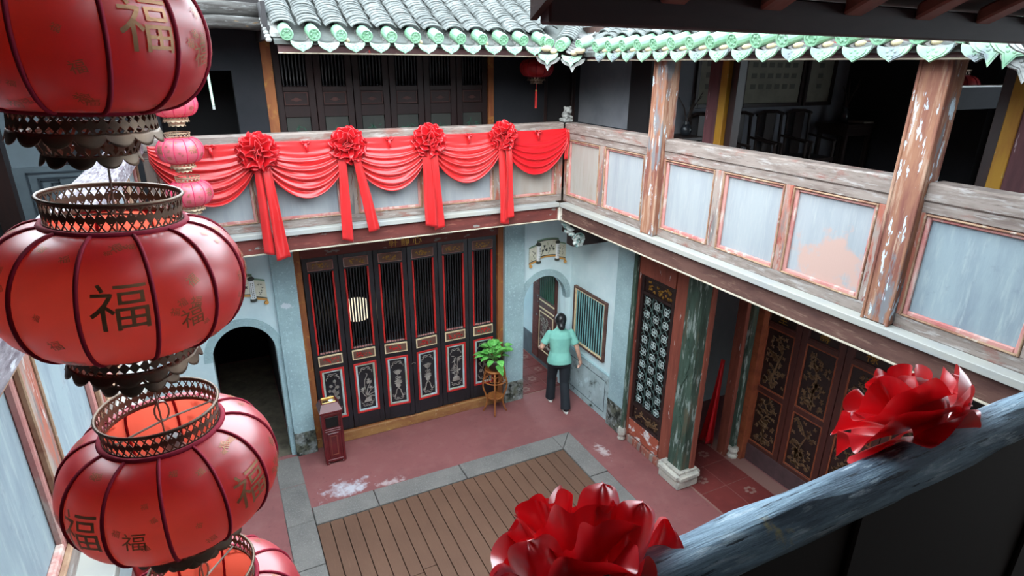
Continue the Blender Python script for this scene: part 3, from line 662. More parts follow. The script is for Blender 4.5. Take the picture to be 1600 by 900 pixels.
def make_roof(name, label, cols, kind, front, zc, layers, panlayers, capz, slope_len):
    """kind 'b': columns are x values, eave at y=front, rising to +y; 'r': columns are y values, eave at x=front, rising to +x"""
    o0 = (cols[len(cols)//2], front, zc) if kind == 'b' else (front, cols[len(cols)//2], zc)
    t = thing(name, label, 'roof', o0)
    rz = 0 if kind == 'b' else -PI / 2
    def at(c, s_, dz=0):      # s_: distance up the slope from the eave
        y = s_ * math.cos(SA); z = s_ * math.sin(SA) + dz
        return (c, front + y, zc + z) if kind == 'b' else (front + y, c, zc + z)
    step = abs(cols[1] - cols[0])
    src = arc_tile(step * .47, .17, .013).build('cover_tile', MT['tile_grey'], t, origin=(0,0,0), smooth=False)
    srcp = arc_tile(step * .46, .17, .012, flip=True).build('pan_tile', MT['tile_pan'], t, origin=(0,0,0))
    srcc = cap_tile().build('eave_cap_tile', MT['tile_green'], t, origin=(0,0,0), smooth=False)
    srcd = drip_tile().build('drip_tile', MT['tile_green'] if kind == 'b' else MT['tile_worn'], t, origin=(0,0,0))
    for ci, c in enumerate(cols):
        k0 = 0
        if kind == 'b' and c > 3.3: k0 = int((c - 3.36) * 1.12 / .052) + 1
        if kind == 'r' and c > 5.3: k0 = int((c - 5.30) * 1.12 / .052) + 1
        for k in range(k0, layers):
            j = U(-.006, .006)
            inst(src, t, at(c + j, .17 + k * .052, .028 + U(-.002, .003)), (SA - .16 + U(-.03, .03), U(-.03, .03), rz + U(-.04, .04)))
        if k0: continue
        inst(srcc, t, at(c, 0, capz), (SA * .55, 0, rz))
        if ci < len(cols) - 1 or kind == 'r':
            cc = c + step / 2 if kind == 'b' else c - step / 2
            for k in range(panlayers): inst(srcp, t, at(cc, .03 + k * .075, .0), (SA - .1, 0, rz))
            inst(srcd, t, at(cc, -.01, 0.01), (-.25, 0, rz + U(-.04, .04)))
    for s_ in (src, srcp, srcc, srcd): bpy.data.objects.remove(s_)
    return t
MT['roof_bed'] = mat('dark_roof_bedding', (96, 100, 98), [((70, 74, 72), 6, V3, .42, .66)], rough=.9)
cb = [.72 + .2275 * k for k in range(17)]
roof_b = make_roof('tiled_roof', 'grey tiled roof with green glazed eave tiles over the back gallery', cb, 'b', 5.76, 4.985, 20, 6, .045, 1.2)
MB().prism([(5.84, 4.95), (5.84, 4.985), (9.2, 6.665), (9.2, 6.60)], 'x', .62, 8.3).build('roof_deck', MT['roof_bed'], roof_b)
pc('fascia_board', roof_b, MT['fascia'], .65, 3.42, 5.88, 5.92, 4.885, 4.98, .004)
pc('fascia_lip', roof_b, MT['edge_pale'], .65, 3.42, 5.87, 5.925, 4.876, 4.887, .002)
# mortared verge at the left end
MB().prism([(5.86, 5.0), (5.86, 5.05), (7.2, 5.74), (7.2, 5.66)], 'x', .60, .69).build('verge_mortar', MT['mortar_grey'], roof_b, bevel=.01)
for k in range(7):
    pc('verge_tile', roof_b, MT['mortar_grey'], .555, .60, 5.80 + k * .06, 5.87 + k * .06, 4.965 + k * .03, 5.0 + k * .03, .01)
pc('verge_board', roof_b, MT['room_dark'], .585, .605, 5.9, 7.3, 5.06, 5.1, .002)
for c in cb[:-1]:
    pass
cr = [5.17 + .2185 * 3 - .2185 * k for k in range(21)]
roof_r = make_roof('tiled_roof', 'grey tiled roof with worn green drip tiles over the right gallery', cr, 'r', 3.47, 4.925, 9, 5, .045, .6)
MB().prism([(3.56, 4.88), (3.56, 4.92), (8.3, 7.29), (8.3, 7.2)], 'y', 1.25, 9.2).build('roof_deck', MT['roof_bed'], roof_r)  # deck stops short, unseen, so daylight reaches the lower hall
pc('fascia_board', roof_r, MT['fascia'], 3.60, 3.64, 1.86, 5.5, 4.85, 4.95, .004)
pc('fascia_lip', roof_r, MT['edge_pale'], 3.595, 3.645, 1.86, 5.5, 4.842, 4.852, .002)
for c in cr[3:]:
    m = MB().ball((3.57, c - .055, 4.93), .06, .022, .022, 8, 5).ball((3.58, c + .055, 4.935), .05, .016, .022, 8, 5)
    m.build('mortar_bed', MT['mortar'], roof_r, smooth=True)
for c in cb[2:12:3]:
    MB().ball((c + .06, 5.83, 4.99), .03, .05, .025, 8, 5).build('mortar_bed', MT['mortar'], roof_b, smooth=True)
# inner corner where the two eaves meet
vc = thing('valley_corner', 'tiled valley corner with green drips and grey scalloped tiles where the eaves meet', 'roof', (3.4, 5.7, 4.9))
d45 = -PI / 4
def vat(s_, side, dz):   # along the diagonal from the corner
    return (3.33 + (s_ + side) * .7071, 5.60 + (s_ - side) * .7071, 4.93 + dz)
cs = cap_tile().build('eave_cap_tile', MT['tile_green'], vc, origin=(0,0,0))
inst(cs, vc, vat(.02, 0, .055), (SA * .4, 0, d45), (1.1, 1.1, 1.1))
cs2 = cs
inst(cs, vc, (3.26, 5.70, 5.01), (SA * .5, 0, -.25), (.95, .95, .95))
inst(cs, vc, (3.43, 5.40, 4.99), (SA * .5, 0, d45 - .6), (.95, .95, .95))
ds = drip_tile(.21, .13).build('drip_tile', MT['tile_green'], vc, origin=(0,0,0))
for sd, dz in ((-.125, -.005), (.125, -.02)):
    inst(ds, vc, vat(0, sd, dz), (-.2, 0, d45))
    g = drip_tile(.25, .15).build('grey_scallop_tile', MT['mortar_grey'], vc, origin=(0,0,0)); g.location = Vector(vat(.035, sd * 1.05, dz - .035)) - Vector(WL[vc]); g.rotation_euler = (-.15, 0, d45)
ts = arc_tile(.115, .18, .013).build('cover_tile', MT['tile_grey'], vc, origin=(0,0,0))
for k in range(12): inst(ts, vc, vat(.18 + k * .05, 0, .03 + .5 * .8 * (.16 + k * .05)), (SA * .75 - .12, 0, d45 + U(-.04, .04)))
tp = arc_tile(.10, .18, .012, flip=True).build('pan_tile', MT['tile_pan'], vc, origin=(0,0,0))
for sd in (-.14, .14):
    for k in range(8): inst(tp, vc, vat(.04 + k * .06, sd, .0 + .4 * (.04 + k * .06)), (SA * .75 - .1, 0, d45))
MB().ball((3.24, 5.72, 4.955), .06, .05, .035, 8, 5).ball((3.29, 5.66, 4.93), .04, .04, .03, 8, 5).build('mortar_bed', MT['mortar'], vc, smooth=True)
MB().ball((3.455, 5.42, 4.935), .05, .07, .035, 8, 5).ball((3.42, 5.47, 4.915), .04, .04, .03, 8, 5).build('mortar_bed', MT['mortar'], vc, smooth=True)
for s_ in (cs, ds, ts, tp): bpy.data.objects.remove(s_)
# broken corner tiles at the near end of the right eave
nc = thing('corner_tiles', 'cluster of chipped grey and green corner tiles under the near eave', 'roof', (3.5, 1.6, 4.85))
for k, (y, x, z, m, rz) in enumerate(((1.72, 3.44, 4.95, 'tile_worn', -1.2), (1.60, 3.38, 4.94, 'tile_worn', -1.0), (1.50, 3.30, 4.95, 'mortar_grey', -.8), (1.42, 3.22, 4.94, 'tile_grey', -.6), (1.56, 3.42, 4.88, 'mortar_grey', -.9), (1.36, 3.12, 4.95, 'tile_worn', -.4))):
    g = drip_tile(.2, .15).build('drip_tile', MT[m], nc, origin=(0,0,0)); g.location = (x - 3.5, y - 1.6, z - 4.85); g.rotation_euler = (-.3, .2 * (k % 2), rz)
# weathered timbers above the left end of the back gallery
for k, (z0, z1, y, lab) in enumerate(((5.08, 5.175, 6.26, 'lower grey weathered timber above the back gallery beside the lanterns'), (5.18, 5.30, 6.34, 'upper grey weathered timber above the back gallery beside the lanterns'))):
    lg = MB(); pts = [(-1.4 + i * .2, y + .01 * math.sin(i * 2.3), (z0 + z1) / 2 + .008 * math.sin(i * 1.7)) for i in range(11)]
    lg.tube(pts, (z1 - z0) / 2 + .01, 10)
    tag(lg.build('weathered_timber', MT['log'], smooth=True), lab, 'timber')
pc('verge_dark_gap', roof_b, MT['room_dark'], .56, .60, 6.0, 6.9, 4.99, 5.3)
# near eave above the camera's right
ne = thing('near_eave', 'dark maroon underside of the near eave crossing the top right', 'roof', (3.5, 1.0, 4.88))
pc('fascia_board', ne, MT['fascia_near'], .60, 3.9, 1.05, 1.09, 4.872, 4.945, .004)
MB().prism([(1.09, 4.95), (1.09, 4.97), (-1.5, 6.22), (-1.5, 6.20)], 'x', .60, 3.9).build('roof_deck', MT['ceiling'], ne)
MB().prism([(1.10, 4.88), (1.10, 4.955), (.2, 5.40), (.2, 5.325)], 'x', .585, .60).build('verge_board', MT['beam_brown'], ne)
for k in range(11):
    x = .85 + k * .28
    MB().prism([(1.05, 4.915), (1.05, 4.955), (-1.2, 6.08), (-1.2, 6.04)], 'x', x, x + .07).build('rafter', MT['rafter'], ne, bevel=.006)
# ================================================================== DOORS, WINDOWS, LATTICE
_gl = {}
def glyph(ch):
    if ch not in _gl:
        c = bpy.data.curves.new('glyph', 'FONT'); c.body = ch; c.resolution_u = 3
        o = bpy.data.objects.new('glyph', c); COL.objects.link(o)
        dg = bpy.context.evaluated_depsgraph_get(); me = bpy.data.meshes.new_from_object(o.evaluated_get(dg))
        bm = bmesh.new(); bm.from_mesh(me); bmesh.ops.remove_doubles(bm, verts=bm.verts, dist=1e-4); bmesh.ops.triangulate(bm, faces=bm.faces)
        for _ in range(3):
            lg = [e for e in bm.edges if e.calc_length() > .18]
            if lg: bmesh.ops.subdivide_edges(bm, edges=lg, cuts=1); bmesh.ops.triangulate(bm, faces=bm.faces)
        vs = [v.co.copy() for v in bm.verts]; bm.verts.index_update()
        fs = [tuple(v.index for v in f.verts) for f in bm.faces]
        x0 = min(v.x for v in vs); x1 = max(v.x for v in vs); y0 = min(v.y for v in vs); y1 = max(v.y for v in vs)
        _gl[ch] = ([((v.x - (x0+x1)/2) / (y1-y0), (v.y - (y0+y1)/2) / (y1-y0)) for v in vs], fs)
        bm.free(); bpy.data.objects.remove(o); bpy.data.meshes.remove(me)
    return _gl[ch]
def glyph_plane(mb, ch, o, ex, ey, h):
    vs, fs = glyph(ch); o = Vector(o); ex = Vector(ex); ey = Vector(ey)
    mb.add([o + ex * a * h + ey * b * h for a, b in vs], fs)
class Flat:
    """flat relief drawn in a plane: (u, v) -> origin + u*ex + v*ey, raised by en*t"""
    def __init__(s, o, ex, ey, en, t=.006): s.o = Vector(o); s.ex = Vector(ex); s.ey = Vector(ey); s.en = Vector(en); s.t = t; s.mb = MB()
    def P(s, u, v, h=0): return s.o + s.ex * u + s.ey * v + s.en * h
    def poly(s, pts):
        n = len(pts); vs = [s.P(a, b, 0) for a, b in pts] + [s.P(a, b, s.t) for a, b in pts]
        s.mb.add(vs, [tuple(range(n)), tuple(range(2*n-1, n-1, -1))] + [(i, (i+1) % n, n+(i+1) % n, n+i) for i in range(n)])
    def disc(s, u, v, ru, rv=None, n=9, rot=0):
        rv = rv or ru; c, q = math.cos(rot), math.sin(rot)
        s.poly([(u + ru*math.cos(a)*c - rv*math.sin(a)*q, v + ru*math.cos(a)*q + rv*math.sin(a)*c) for a in [2*PI*i/n for i in range(n)]])
    def line(s, pts, w, w1=None):
        w1 = w if w1 is None else w1; n = len(pts); L_ = []; R_ = []
        for i, p in enumerate(pts):
            a = pts[max(i-1, 0)]; b = pts[min(i+1, n-1)]; dx, dy = b[0]-a[0], b[1]-a[1]; l = math.hypot(dx, dy) or 1
            ww = (w + (w1 - w) * i / (n - 1)) / 2
            L_.append((p[0] - dy/l*ww, p[1] + dx/l*ww)); R_.append((p[0] + dy/l*ww, p[1] - dx/l*ww))
        for i in range(n - 1): s.poly([L_[i], L_[i+1], R_[i+1], R_[i]])
    def leaf(s, u, v, ang, l, w):
        c, q = math.cos(ang), math.sin(ang)
        s.poly([(u + a*c - b*q, v + a*q + b*c) for a, b in ((0, 0), (l*.35, w/2), (l, 0), (l*.35, -w/2))])
def frets(F, w, h, k=1):
    for sy in (1, -1):
        y = sy * h / 2
        def Q(pts): F.line([(a, y - sy * b) for a, b in pts], .006)
        Q([(-w*.48, .085), (-w*.48, .05), (-w*.34, .05), (-w*.34, .02), (-w*.40, .02)])
        Q([(-w*.30, .03), (-w*.30, .0), (-w*.04, .0), (-w*.04, .025), (-w*.18, .025), (-w*.18, .012)])
        Q([(w*.04, .02), (w*.04, .0), (w*.30, .0), (w*.30, .03), (w*.16, .03)])
        Q([(w*.48, .085), (w*.48, .05), (w*.34, .05), (w*.34, .02), (w*.40, .02)])
def motif(F, kind):
    rd = random.Random(kind * 11 + 3)
    if kind in (2, 3):      # lotus vase on ribbons
        for a in (-.6, -.3, 0, .3, .6): F.leaf(0, .10, PI/2 + a, .075, .03)
        F.line([(-.055, .15), (-.02, .10), (.02, .10), (.055, .15)], .008)
        F.line([(0, .10), (0, .02)], .006)
        F.line([(0.004 + .028*math.sin(t)*1.2, .045 + .016*math.sin(2*t)) for t in [2*PI*i/16 for i in range(17)]], .007)
        for a in (-1.1, -.7, -.3, 0, .3, .7, 1.1): F.leaf(0, -.03, PI/2 + a, .06, .022)
        F.poly([(-.055, -.03), (.055, -.03), (.04, -.05), (-.04, -.05)]); F.poly([(-.028, -.055), (.028, -.055), (.032, -.085), (0, -.115), (-.032, -.085)])
        for sg in (-1, 1):
            F.line([(0, -.11), (sg*.03, -.15), (sg*.035, -.19), (sg*.052, -.225)], .011, .014); F.disc(sg*.055, -.235, .013)
    elif kind == 1:         # orchid
        F.poly([(-.05, -.23), (.055, -.23), (.05, -.15), (.0, -.13)])
        for a, l in ((2.6, .13), (2.1, .17), (1.75, .22), (1.35, .2), (.9, .16), (.5, .12)):
            F.line([(0 + l*t*math.cos(a - .5*t), -.16 + l*t*math.sin(a - .6*t)*1.1) for t in [i/6 for i in range(7)]], .012, .003)
        F.line([(-.01, -.14), (-.03, 0), (-.02, .1), (.01, .16), (.02, .19), (0, .2)], .009, .006)
        for u, v in ((.03, .10), (.045, .07), (.025, .06), (-.055, -.02), (-.06, -.05), (.05, -.02)):
            for k in range(5): F.leaf(u, v, k*1.26 + u*9, .028, .014)
    elif kind in (0, 5):    # plum / chrysanthemum branch
        F.line([(.02, -.24), (-.01, -.14), (.015, -.05), (-.005, .03), (.03, .10), (.02, .17)], .014, .005)
        F.line([(.0, -.12), (-.05, -.06), (-.06, -.02)], .009, .005); F.line([(.01, -.05), (.05, -.01), (.06, .04)], .008, .004)
        for u, v, r in ((.02, .18, .020), (-.03, .12, .022), (.05, .09, .022), (-.05, .05, .02), (.0, .04, .024), (.035, .0, .026), (-.055, -.03, .02), (.045, -.07, .022), (-.04, -.15, .026), (.03, -.2, .024)):
            for k in range(5): F.disc(u + r*.55*math.cos(k*1.257 + v*7), v + r*.55*math.sin(k*1.257 + v*7), r*.52, n=7)
    else:                   # bamboo
        for x, b in ((-.02, .0), (.012, .02)):
            for k in range(5): F.line([(x + b*k*.2, -.15 + k*.06), (x + b*(k+.9)*.2, -.095 + k*.06)], .011)
        F.poly([(-.06, -.22), (.06, -.22), (.045, -.16), (.0, -.14), (-.045, -.16)])
        for k in range(26):
            F.leaf(rd.uniform(-.045, .045), -.13 + rd.random()*.3, rd.choice((-.5, -.9, 3.6, 4.0, -1.3, .3, 2.8)), rd.uniform(.04, .065), .014)
def scroll_relief(F, w, h, seed, n=22, lw=.008):
    rd = random.Random(seed)
    for i in range(n):
        u = rd.uniform(-w/2*.85, w/2*.85); v = rd.uniform(-h/2*.85, h/2*.85); r = rd.uniform(.25, .5) * min(w, h) * .28; a0 = rd.uniform(0, 6.28)
        pts = [(u + r*(1 - t*.75)*math.cos(a0 + t*4.5), v + r*(1 - t*.75)*math.sin(a0 + t*4.5)) for t in [i_/8 for i_ in range(9)]]
        pts = [(max(-w/2, min(w/2, a)), max(-h/2, min(h/2, b))) for a, b in pts]
        F.line(pts, lw, lw*.6)
        if i % 2: F.leaf(pts[0][0]*.9, pts[0][1]*.9, rd.uniform(0, 6.28), min(r*1.2, h*.4), r*.5)
def tree_relief(F, w, h, seed):
    rd = random.Random(seed)
    x = 0; pts = [(x, -h/2)]
    for k in range(1, 6):
        x = rd.uniform(-.2, .2) * w; pts.append((x, -h/2 + k*h*.17))
    F.line(pts, w*.09, w*.03)
    for k in range(9):
        p = pts[rd.randrange(1, 6)]; a = rd.uniform(.2, 2.9); l = w*rd.uniform(.2, .34)
        q = (max(-w*.44, min(w*.44, p[0] + l*math.cos(a))), max(-h*.46, min(h*.46, p[1] + l*math.sin(a))))
        F.line([p, ((p[0]+q[0])/2 + .01, (p[1]+q[1])/2), q], w*.04, w*.02)
        for j in range(5):
            F.leaf(q[0], q[1], rd.uniform(0, 6.28), w*rd.uniform(.1, .17), w*.06)
    for k in range(44):
        u = rd.uniform(-.42, .42)*w; v = rd.uniform(-.46, .46)*h
        for j in range(4): F.leaf(u, v, j*1.57 + rd.random(), w*.085, w*.04)
    for k in range(8): F.disc(rd.uniform(-.4, .4)*w, -h*.46 + rd.random()*h*.1, w*.07, w*.05)

def bx_in(t):
    return lambda nm, m, x0, x1, y0, y1, z0, z1, bevel=.003, parent=None: pc(nm, parent or t, m, x0, x1, y0, y1, z0, z1, bevel)
# ---- six black folding leaves
YD = 7.10
door_labels = ['black folding door leaf with plum blossom relief behind the maroon bin', 'black folding door leaf with orchid relief, second from the left', 'black folding door leaf with lotus vase relief, third from the left',
    'black folding door leaf with lotus vase relief, fourth from the left', 'black folding door leaf with bamboo relief, second from the right', 'black folding door leaf with flower relief behind the potted plant']
DX0, DW = .745, .4275
frame = MB().box(.655, .735, YW, YW + .16, 0, 2.84).box(3.315, 3.395, YW, YW + .16, 0, 2.84)
door_frame = struct('trim_3', frame, MT['ochre_jamb'], 'ochre brown jambs framing the black folding doors')
MB().box(.735, 3.315, YW - .01, YW + .14, 2.63, 2.86).build('lintel', MT['beam_red'], door_frame, bevel=.005)
MB().box(.655, 3.395, YW - .015, YW + .02, 0, .145).build('sill', MT['sill'], door_frame, bevel=.008)
MB().box(.66, 3.39, YW + .02, YW + .16, 0, .14).build('sill_back', MT['ochre_jamb'], door_frame)
sg_ = MB()
for k, ch in enumerate('軒靜心'): glyph_plane(sg_, ch, (1.86 + k * .155, YW - .012, 2.70), (1, 0, 0), (0, 0, 1), .11)
tag(sg_.build('gold_inscription', MT['gold'], door_frame), 'three gold characters on the lintel')
spind = None
for i in range(6):
    x0 = DX0 + i * DW; x1 = x0 + DW; cx = (x0 + x1) / 2
    t = thing('door_%d' % (i + 1), door_labels[i], 'door', (x0 if i != 3 else x1, YD, .16), None, 'structure')
    B = bx_in(t); y0, y1 = YD, YD + .045; g = .004
    B('stile', MT['black'], x0 + g, x0 + .07, y0, y1, .15, 2.62); B('stile', MT['black'], x1 - .07, x1 - g, y0, y1, .15, 2.62)
    B('rail', MT['black'], x0 + .07, x1 - .07, y0, y1, .15, .36); B('rail', MT['black'], x0 + .07, x1 - .07, y0, y1, 1.10, 1.165); B('rail', MT['black'], x0 + .07, x1 - .07, y0, y1, 2.57, 2.62)
    B('rail', MT['black'], x0 + .07, x1 - .07, y0, y1, 1.305, 1.33); B('rail', MT['black'], x0 + .07, x1 - .07, y0, y1, 2.425, 2.45)
    # top and middle fret panels
    for z0, z1, m1, sd in ((2.45, 2.57, 'olive_panel', 5), (1.165, 1.305, 'cream_trim', 9)):
        p = B('fret_panel', MT['moulding' if sd == 5 else m1], x0 + .062, x1 - .062, y0 - .008, y0 + .03, z0, z1)
        B('inset', MT['olive_panel'], x0 + (.070 if sd == 5 else .078), x1 - (.070 if sd == 5 else .078), y0 - .012, y0, z0 + (.008 if sd == 5 else .018), z1 - (.008 if sd == 5 else .018), .002, p)
        F = Flat((cx, y0 - .012, (z0 + z1) / 2), (1, 0, 0), (0, 0, 1), (0, -1, 0), .005); scroll_relief(F, .23, .075, sd * 7 + i, 18, .013)
        F.mb.build('scrollwork', MT['gold' if sd == 5 else 'red_trim'], p)
    # red moulding and spindles
    for a, b in ((x0 + .062, x0 + .084), (x1 - .084, x1 - .062)): B('red_moulding', MT['red_trim'], a, b, y0 - .010, y0 + .02, 1.33, 2.425)
    for k in range(7):
        x = x0 + .107 + k * (DW - .214) / 6
        if spind is None:
            spind = MB().lathe([(.009, 0), (.017, .004), (.015, .03), (.009, .045), (.010, .3), (.012, .55), (.010, .8), (.009, 1.05), (.012, 1.075), (.009, 1.095)], 7, (x, y0 + .015, 1.33)).build('spindle', MT['black'], t, origin=(x, y0 + .015, 1.33), smooth=True)
            knob = MB().lathe([(.016, 0), (.017, .015), (.006, .034)], 7, (x, y0 + .012, 1.33)).build('spindle_foot', MT['moulding'], spind, origin=(x, y0 + .015, 1.33))
        else:
            c = inst(spind, t, (x, y0 + .015, 1.33)); kk = knob.copy(); COL.objects.link(kk); kk.parent = c
    # lower painted panel
    zc = .73; hh = .74
    p = B('lower_panel', MT['black'], x0 + .07, x1 - .07, y0 + .012, y0 + .04, .36, 1.10)
    for (a, b, c, d) in ((x0+.062, x0+.086, .356, 1.104), (x1-.086, x1-.062, .356, 1.104), (x0+.086, x1-.086, .356, .38), (x0+.086, x1-.086, 1.08, 1.104)): B('red_moulding', MT['red_trim'], a, b, y0 - .012, y0 + .02, c, d, .003, p)
    for (a, b, c, d) in ((x0+.086, x0+.112, .38, 1.08), (x1-.112, x1-.086, .38, 1.08), (x0+.112, x1-.112, .38, .404), (x0+.112, x1-.112, 1.056, 1.08)): B('pale_moulding', MT['pale_trim'], a, b, y0 - .002, y0 + .02, c, d, .003, p)
    F = Flat((cx, y0 + .012, zc), (1, 0, 0), (0, 0, 1), (0, -1, 0), .006); frets(F, .17, .58); F.mb.build('corner_fret', MT['silver'], p)
    F = Flat((cx, y0 + .012, zc), (1, 0, 0), (0, 0, 1), (0, -1, 0), .008); motif(F, i); F.mb.build('silver_relief', MT['gold' if i in (2, 3) else 'silver'], p) if i not in (2, 3) else F.mb.build('silver_relief', MT['silver'], p)
    if i in (2, 3):
        t.rotation_euler = (0, 0, math.radians(-5 if i == 2 else 4))
MB().tube([(DX0 + 3*DW - .03, YD - .06, .98), (DX0 + 3*DW, YD - .07, 1.005), (DX0 + 3*DW + .03, YD - .05, .98)], .004, 5).build('ring_pull', MT['wire'], bpy.data.objects['door_3'])
# lamp in the room behind
t = thing('drum_lamp', 'cream drum lampshade glimpsed through the door spindles', 'lamp', (1.56, 8.2, 1.22))
MB().lathe([(.15, 0), (.165, .12), (.16, .26)], 20, (1.56, 8.2, 1.28), cap=True).build('shade', MT['shade'], t, smooth=True)
MB().lathe([(.03, 0), (.03, .06)], 8, (1.56, 8.2, 1.22)).build('finial', MT['brass'], t)
MB().tube([(1.56, 8.2, 1.54), (1.56, 8.2, 2.98)], .006, 5).build('cord', MT['door_dark'], t)

# ---- upper doors behind the draped gallery
UX0, UW = .70, .4133
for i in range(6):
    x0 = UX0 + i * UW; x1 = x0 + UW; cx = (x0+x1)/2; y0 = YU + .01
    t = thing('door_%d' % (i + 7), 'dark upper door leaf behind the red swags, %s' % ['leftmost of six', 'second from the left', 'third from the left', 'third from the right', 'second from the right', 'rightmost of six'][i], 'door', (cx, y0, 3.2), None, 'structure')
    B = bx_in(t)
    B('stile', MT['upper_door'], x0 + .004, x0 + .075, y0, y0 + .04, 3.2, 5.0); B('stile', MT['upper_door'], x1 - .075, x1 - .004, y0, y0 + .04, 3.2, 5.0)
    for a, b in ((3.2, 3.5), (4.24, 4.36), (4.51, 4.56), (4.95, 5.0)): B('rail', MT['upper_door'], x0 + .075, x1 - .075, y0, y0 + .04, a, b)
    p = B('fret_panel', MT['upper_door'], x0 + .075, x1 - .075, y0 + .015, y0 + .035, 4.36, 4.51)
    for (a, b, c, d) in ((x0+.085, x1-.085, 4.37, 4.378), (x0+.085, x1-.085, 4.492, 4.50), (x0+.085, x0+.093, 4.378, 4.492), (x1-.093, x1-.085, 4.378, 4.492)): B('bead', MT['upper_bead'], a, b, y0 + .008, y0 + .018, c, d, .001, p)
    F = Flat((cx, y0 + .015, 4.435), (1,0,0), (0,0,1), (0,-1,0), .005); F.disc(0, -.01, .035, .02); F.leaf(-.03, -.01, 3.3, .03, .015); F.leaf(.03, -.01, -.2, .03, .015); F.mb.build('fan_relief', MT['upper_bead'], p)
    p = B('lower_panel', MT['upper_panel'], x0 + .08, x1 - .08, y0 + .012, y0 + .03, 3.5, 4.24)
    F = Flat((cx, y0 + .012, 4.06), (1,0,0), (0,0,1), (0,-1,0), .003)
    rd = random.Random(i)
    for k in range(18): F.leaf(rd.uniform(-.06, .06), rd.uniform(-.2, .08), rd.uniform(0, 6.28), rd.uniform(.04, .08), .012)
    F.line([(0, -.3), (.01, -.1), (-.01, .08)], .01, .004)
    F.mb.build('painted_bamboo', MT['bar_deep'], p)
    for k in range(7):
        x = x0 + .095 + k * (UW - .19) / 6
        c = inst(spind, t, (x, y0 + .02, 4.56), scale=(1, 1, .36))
MB().box(.60, .70, YU - .02, YU + .12, 3.2, 5.1).box(3.18, 3.25, YU - .02, YU + .12, 3.2, 5.1).build('door_posts', MT['ochre_jamb'], bpy.data.objects['wall_upper_back'])
# dark leaf doors in the right end of the upper back wall
t = thing('door_13', 'dark panelled door at the corner of the upper gallery', 'door', (4.22, YU + .05, 3.2), None, 'structure')
pc('door_board', t, MT['room_dark'], 3.98, 4.46, YU + .05, YU + .1, 3.2, 5.1)
for a, b in ((3.98, 4.03), (4.41, 4.46)): pc('stile', t, MT['door_dark'], a, b, YU, YU + .06, 3.2, 5.1)
pc('sill', t, MT['door_dark'], 3.98, 4.46, YU - .02, YU + .06, 3.2, 4.05)

# ---- barred window on the right wall
t = thing('window_1', 'small window with teal green bars in the pale side wall', 'window', (4.52, 6.48, .86), None, 'structure')
wy0, wy1, wz0, wz1 = 6.08, 6.90, .87, 1.77
pc('dark_back', t, MT['hole'], 4.512, 4.518, wy0, wy1, wz0, wz1, 0)
for nm, m, d, w, x in (('outer_frame', 'beam_brown', 0, .03, 4.475), ('inner_frame', 'cream_trim', .026, .025, 4.485)):
    for a, b, c, e in ((wy0 + d, wy0 + d + w, wz0 + d, wz1 - d), (wy1 - d - w, wy1 - d, wz0 + d, wz1 - d), (wy0 + d + w, wy1 - d - w, wz0 + d, wz0 + d + w), (wy0 + d + w, wy1 - d - w, wz1 - d - w, wz1 - d)):
        pc(nm, t, MT[m], x, 4.52, a, b, c, e, .004)
src = None
for k in range(12):
    y = wy0 + .08 + k * (wy1 - wy0 - .16) / 11
    if src is None: src = pc('bar', t, MT['bar_green'], 4.494, 4.500, y - .014, y + .014, wz0 + .05, wz1 - .05, .003)
    else: inst(src, t, (4.497, y, wz0 + .05))
# door leaf seen inside the right arch, on the passage wall
t = thing('door_14', 'maroon door leaf with green bars seen through the right arch', 'door', (4.5, 7.8, .1), None, 'structure')
pc('post', t, MT['beam_red'], 4.46, 4.52, 7.92, 8.12, .1, 2.6); pc('frame', t, MT['door_brown'], 4.47, 4.515, 7.40, 7.92, .1, 2.6)
for k in range(8):
    y = 7.44 + k * .058; pc('bar', t, MT['bar_deep'], 4.455, 4.475, y, y + .03, 1.25, 2.3, .003)
for z in (1.05, 1.18): pc('cream_rail', t, MT['cream_trim'], 4.46, 4.475, 7.42, 7.91, z, z + .025)
for a, b, c, d in ((7.44, 7.90, .98, 1.0), (7.44, 7.90, .3, .32), (7.44, 7.46, .32, .98), (7.88, 7.90, .32, .98)): pc('gold_bead', t, MT['cream_trim'], 4.46, 4.475, a, b, c, d)
F = Flat((4.47, 7.67, .66), (0, -1, 0), (0, 0, 1), (-1, 0, 0), .006); tree_relief(F, .4, .55, 4); F.mb.build('silver_relief', MT['silver'], t)

# ---- lattice screen beside the green column
t = thing('lattice_screen', 'tall lattice screen of grey quatrefoils with gilded top in brick red frame', 'screen', (4.55, 5.1, 0))
ly0, ly1 = 4.80, 5.42
pc('post', t, MT['red_frame'], 4.48, 4.60, ly1, ly1 + .09, 0, 3.0); pc('post', t, MT['red_frame'], 4.50, 4.60, 4.62, ly0, .12, 3.0)
pc('lintel', t, MT['red_frame'], 4.48, 4.6, ly0, ly1, 2.42, 3.0)
fr = pc('panel_frame', t, MT['door_dark'], 4.50, 4.56, ly0, ly0 + .05, .36, 2.42)
pc('panel_frame', t, MT['door_dark'], 4.50, 4.56, ly1 - .05, ly1, .36, 2.42)
for a, b in ((.36, .40), (.585, .63), (2.17, 2.21), (2.37, 2.42)): pc('panel_frame', t, MT['door_dark'], 4.50, 4.56, ly0 + .05, ly1 - .05, a, b)
pc('backing', t, MT['hole'], 4.56, 4.57, ly0 + .05, ly1 - .05, .63, 2.17, 0)
p = pc('gilded_panel', t, MT['door_dark'], 4.525, 4.56, ly0 + .05, ly1 - .05, 2.21, 2.37)
F = Flat((4.525, (ly0+ly1)/2, 2.29), (0, -1, 0), (0, 0, 1), (-1, 0, 0), .01); scroll_relief(F, .5, .15, 77, 26, .016); F.mb.build('gilded_scrolls', MT['gold'], p)
p = pc('carved_panel', t, MT['door_dark'], 4.525, 4.56, ly0 + .05, ly1 - .05, .40, .585)
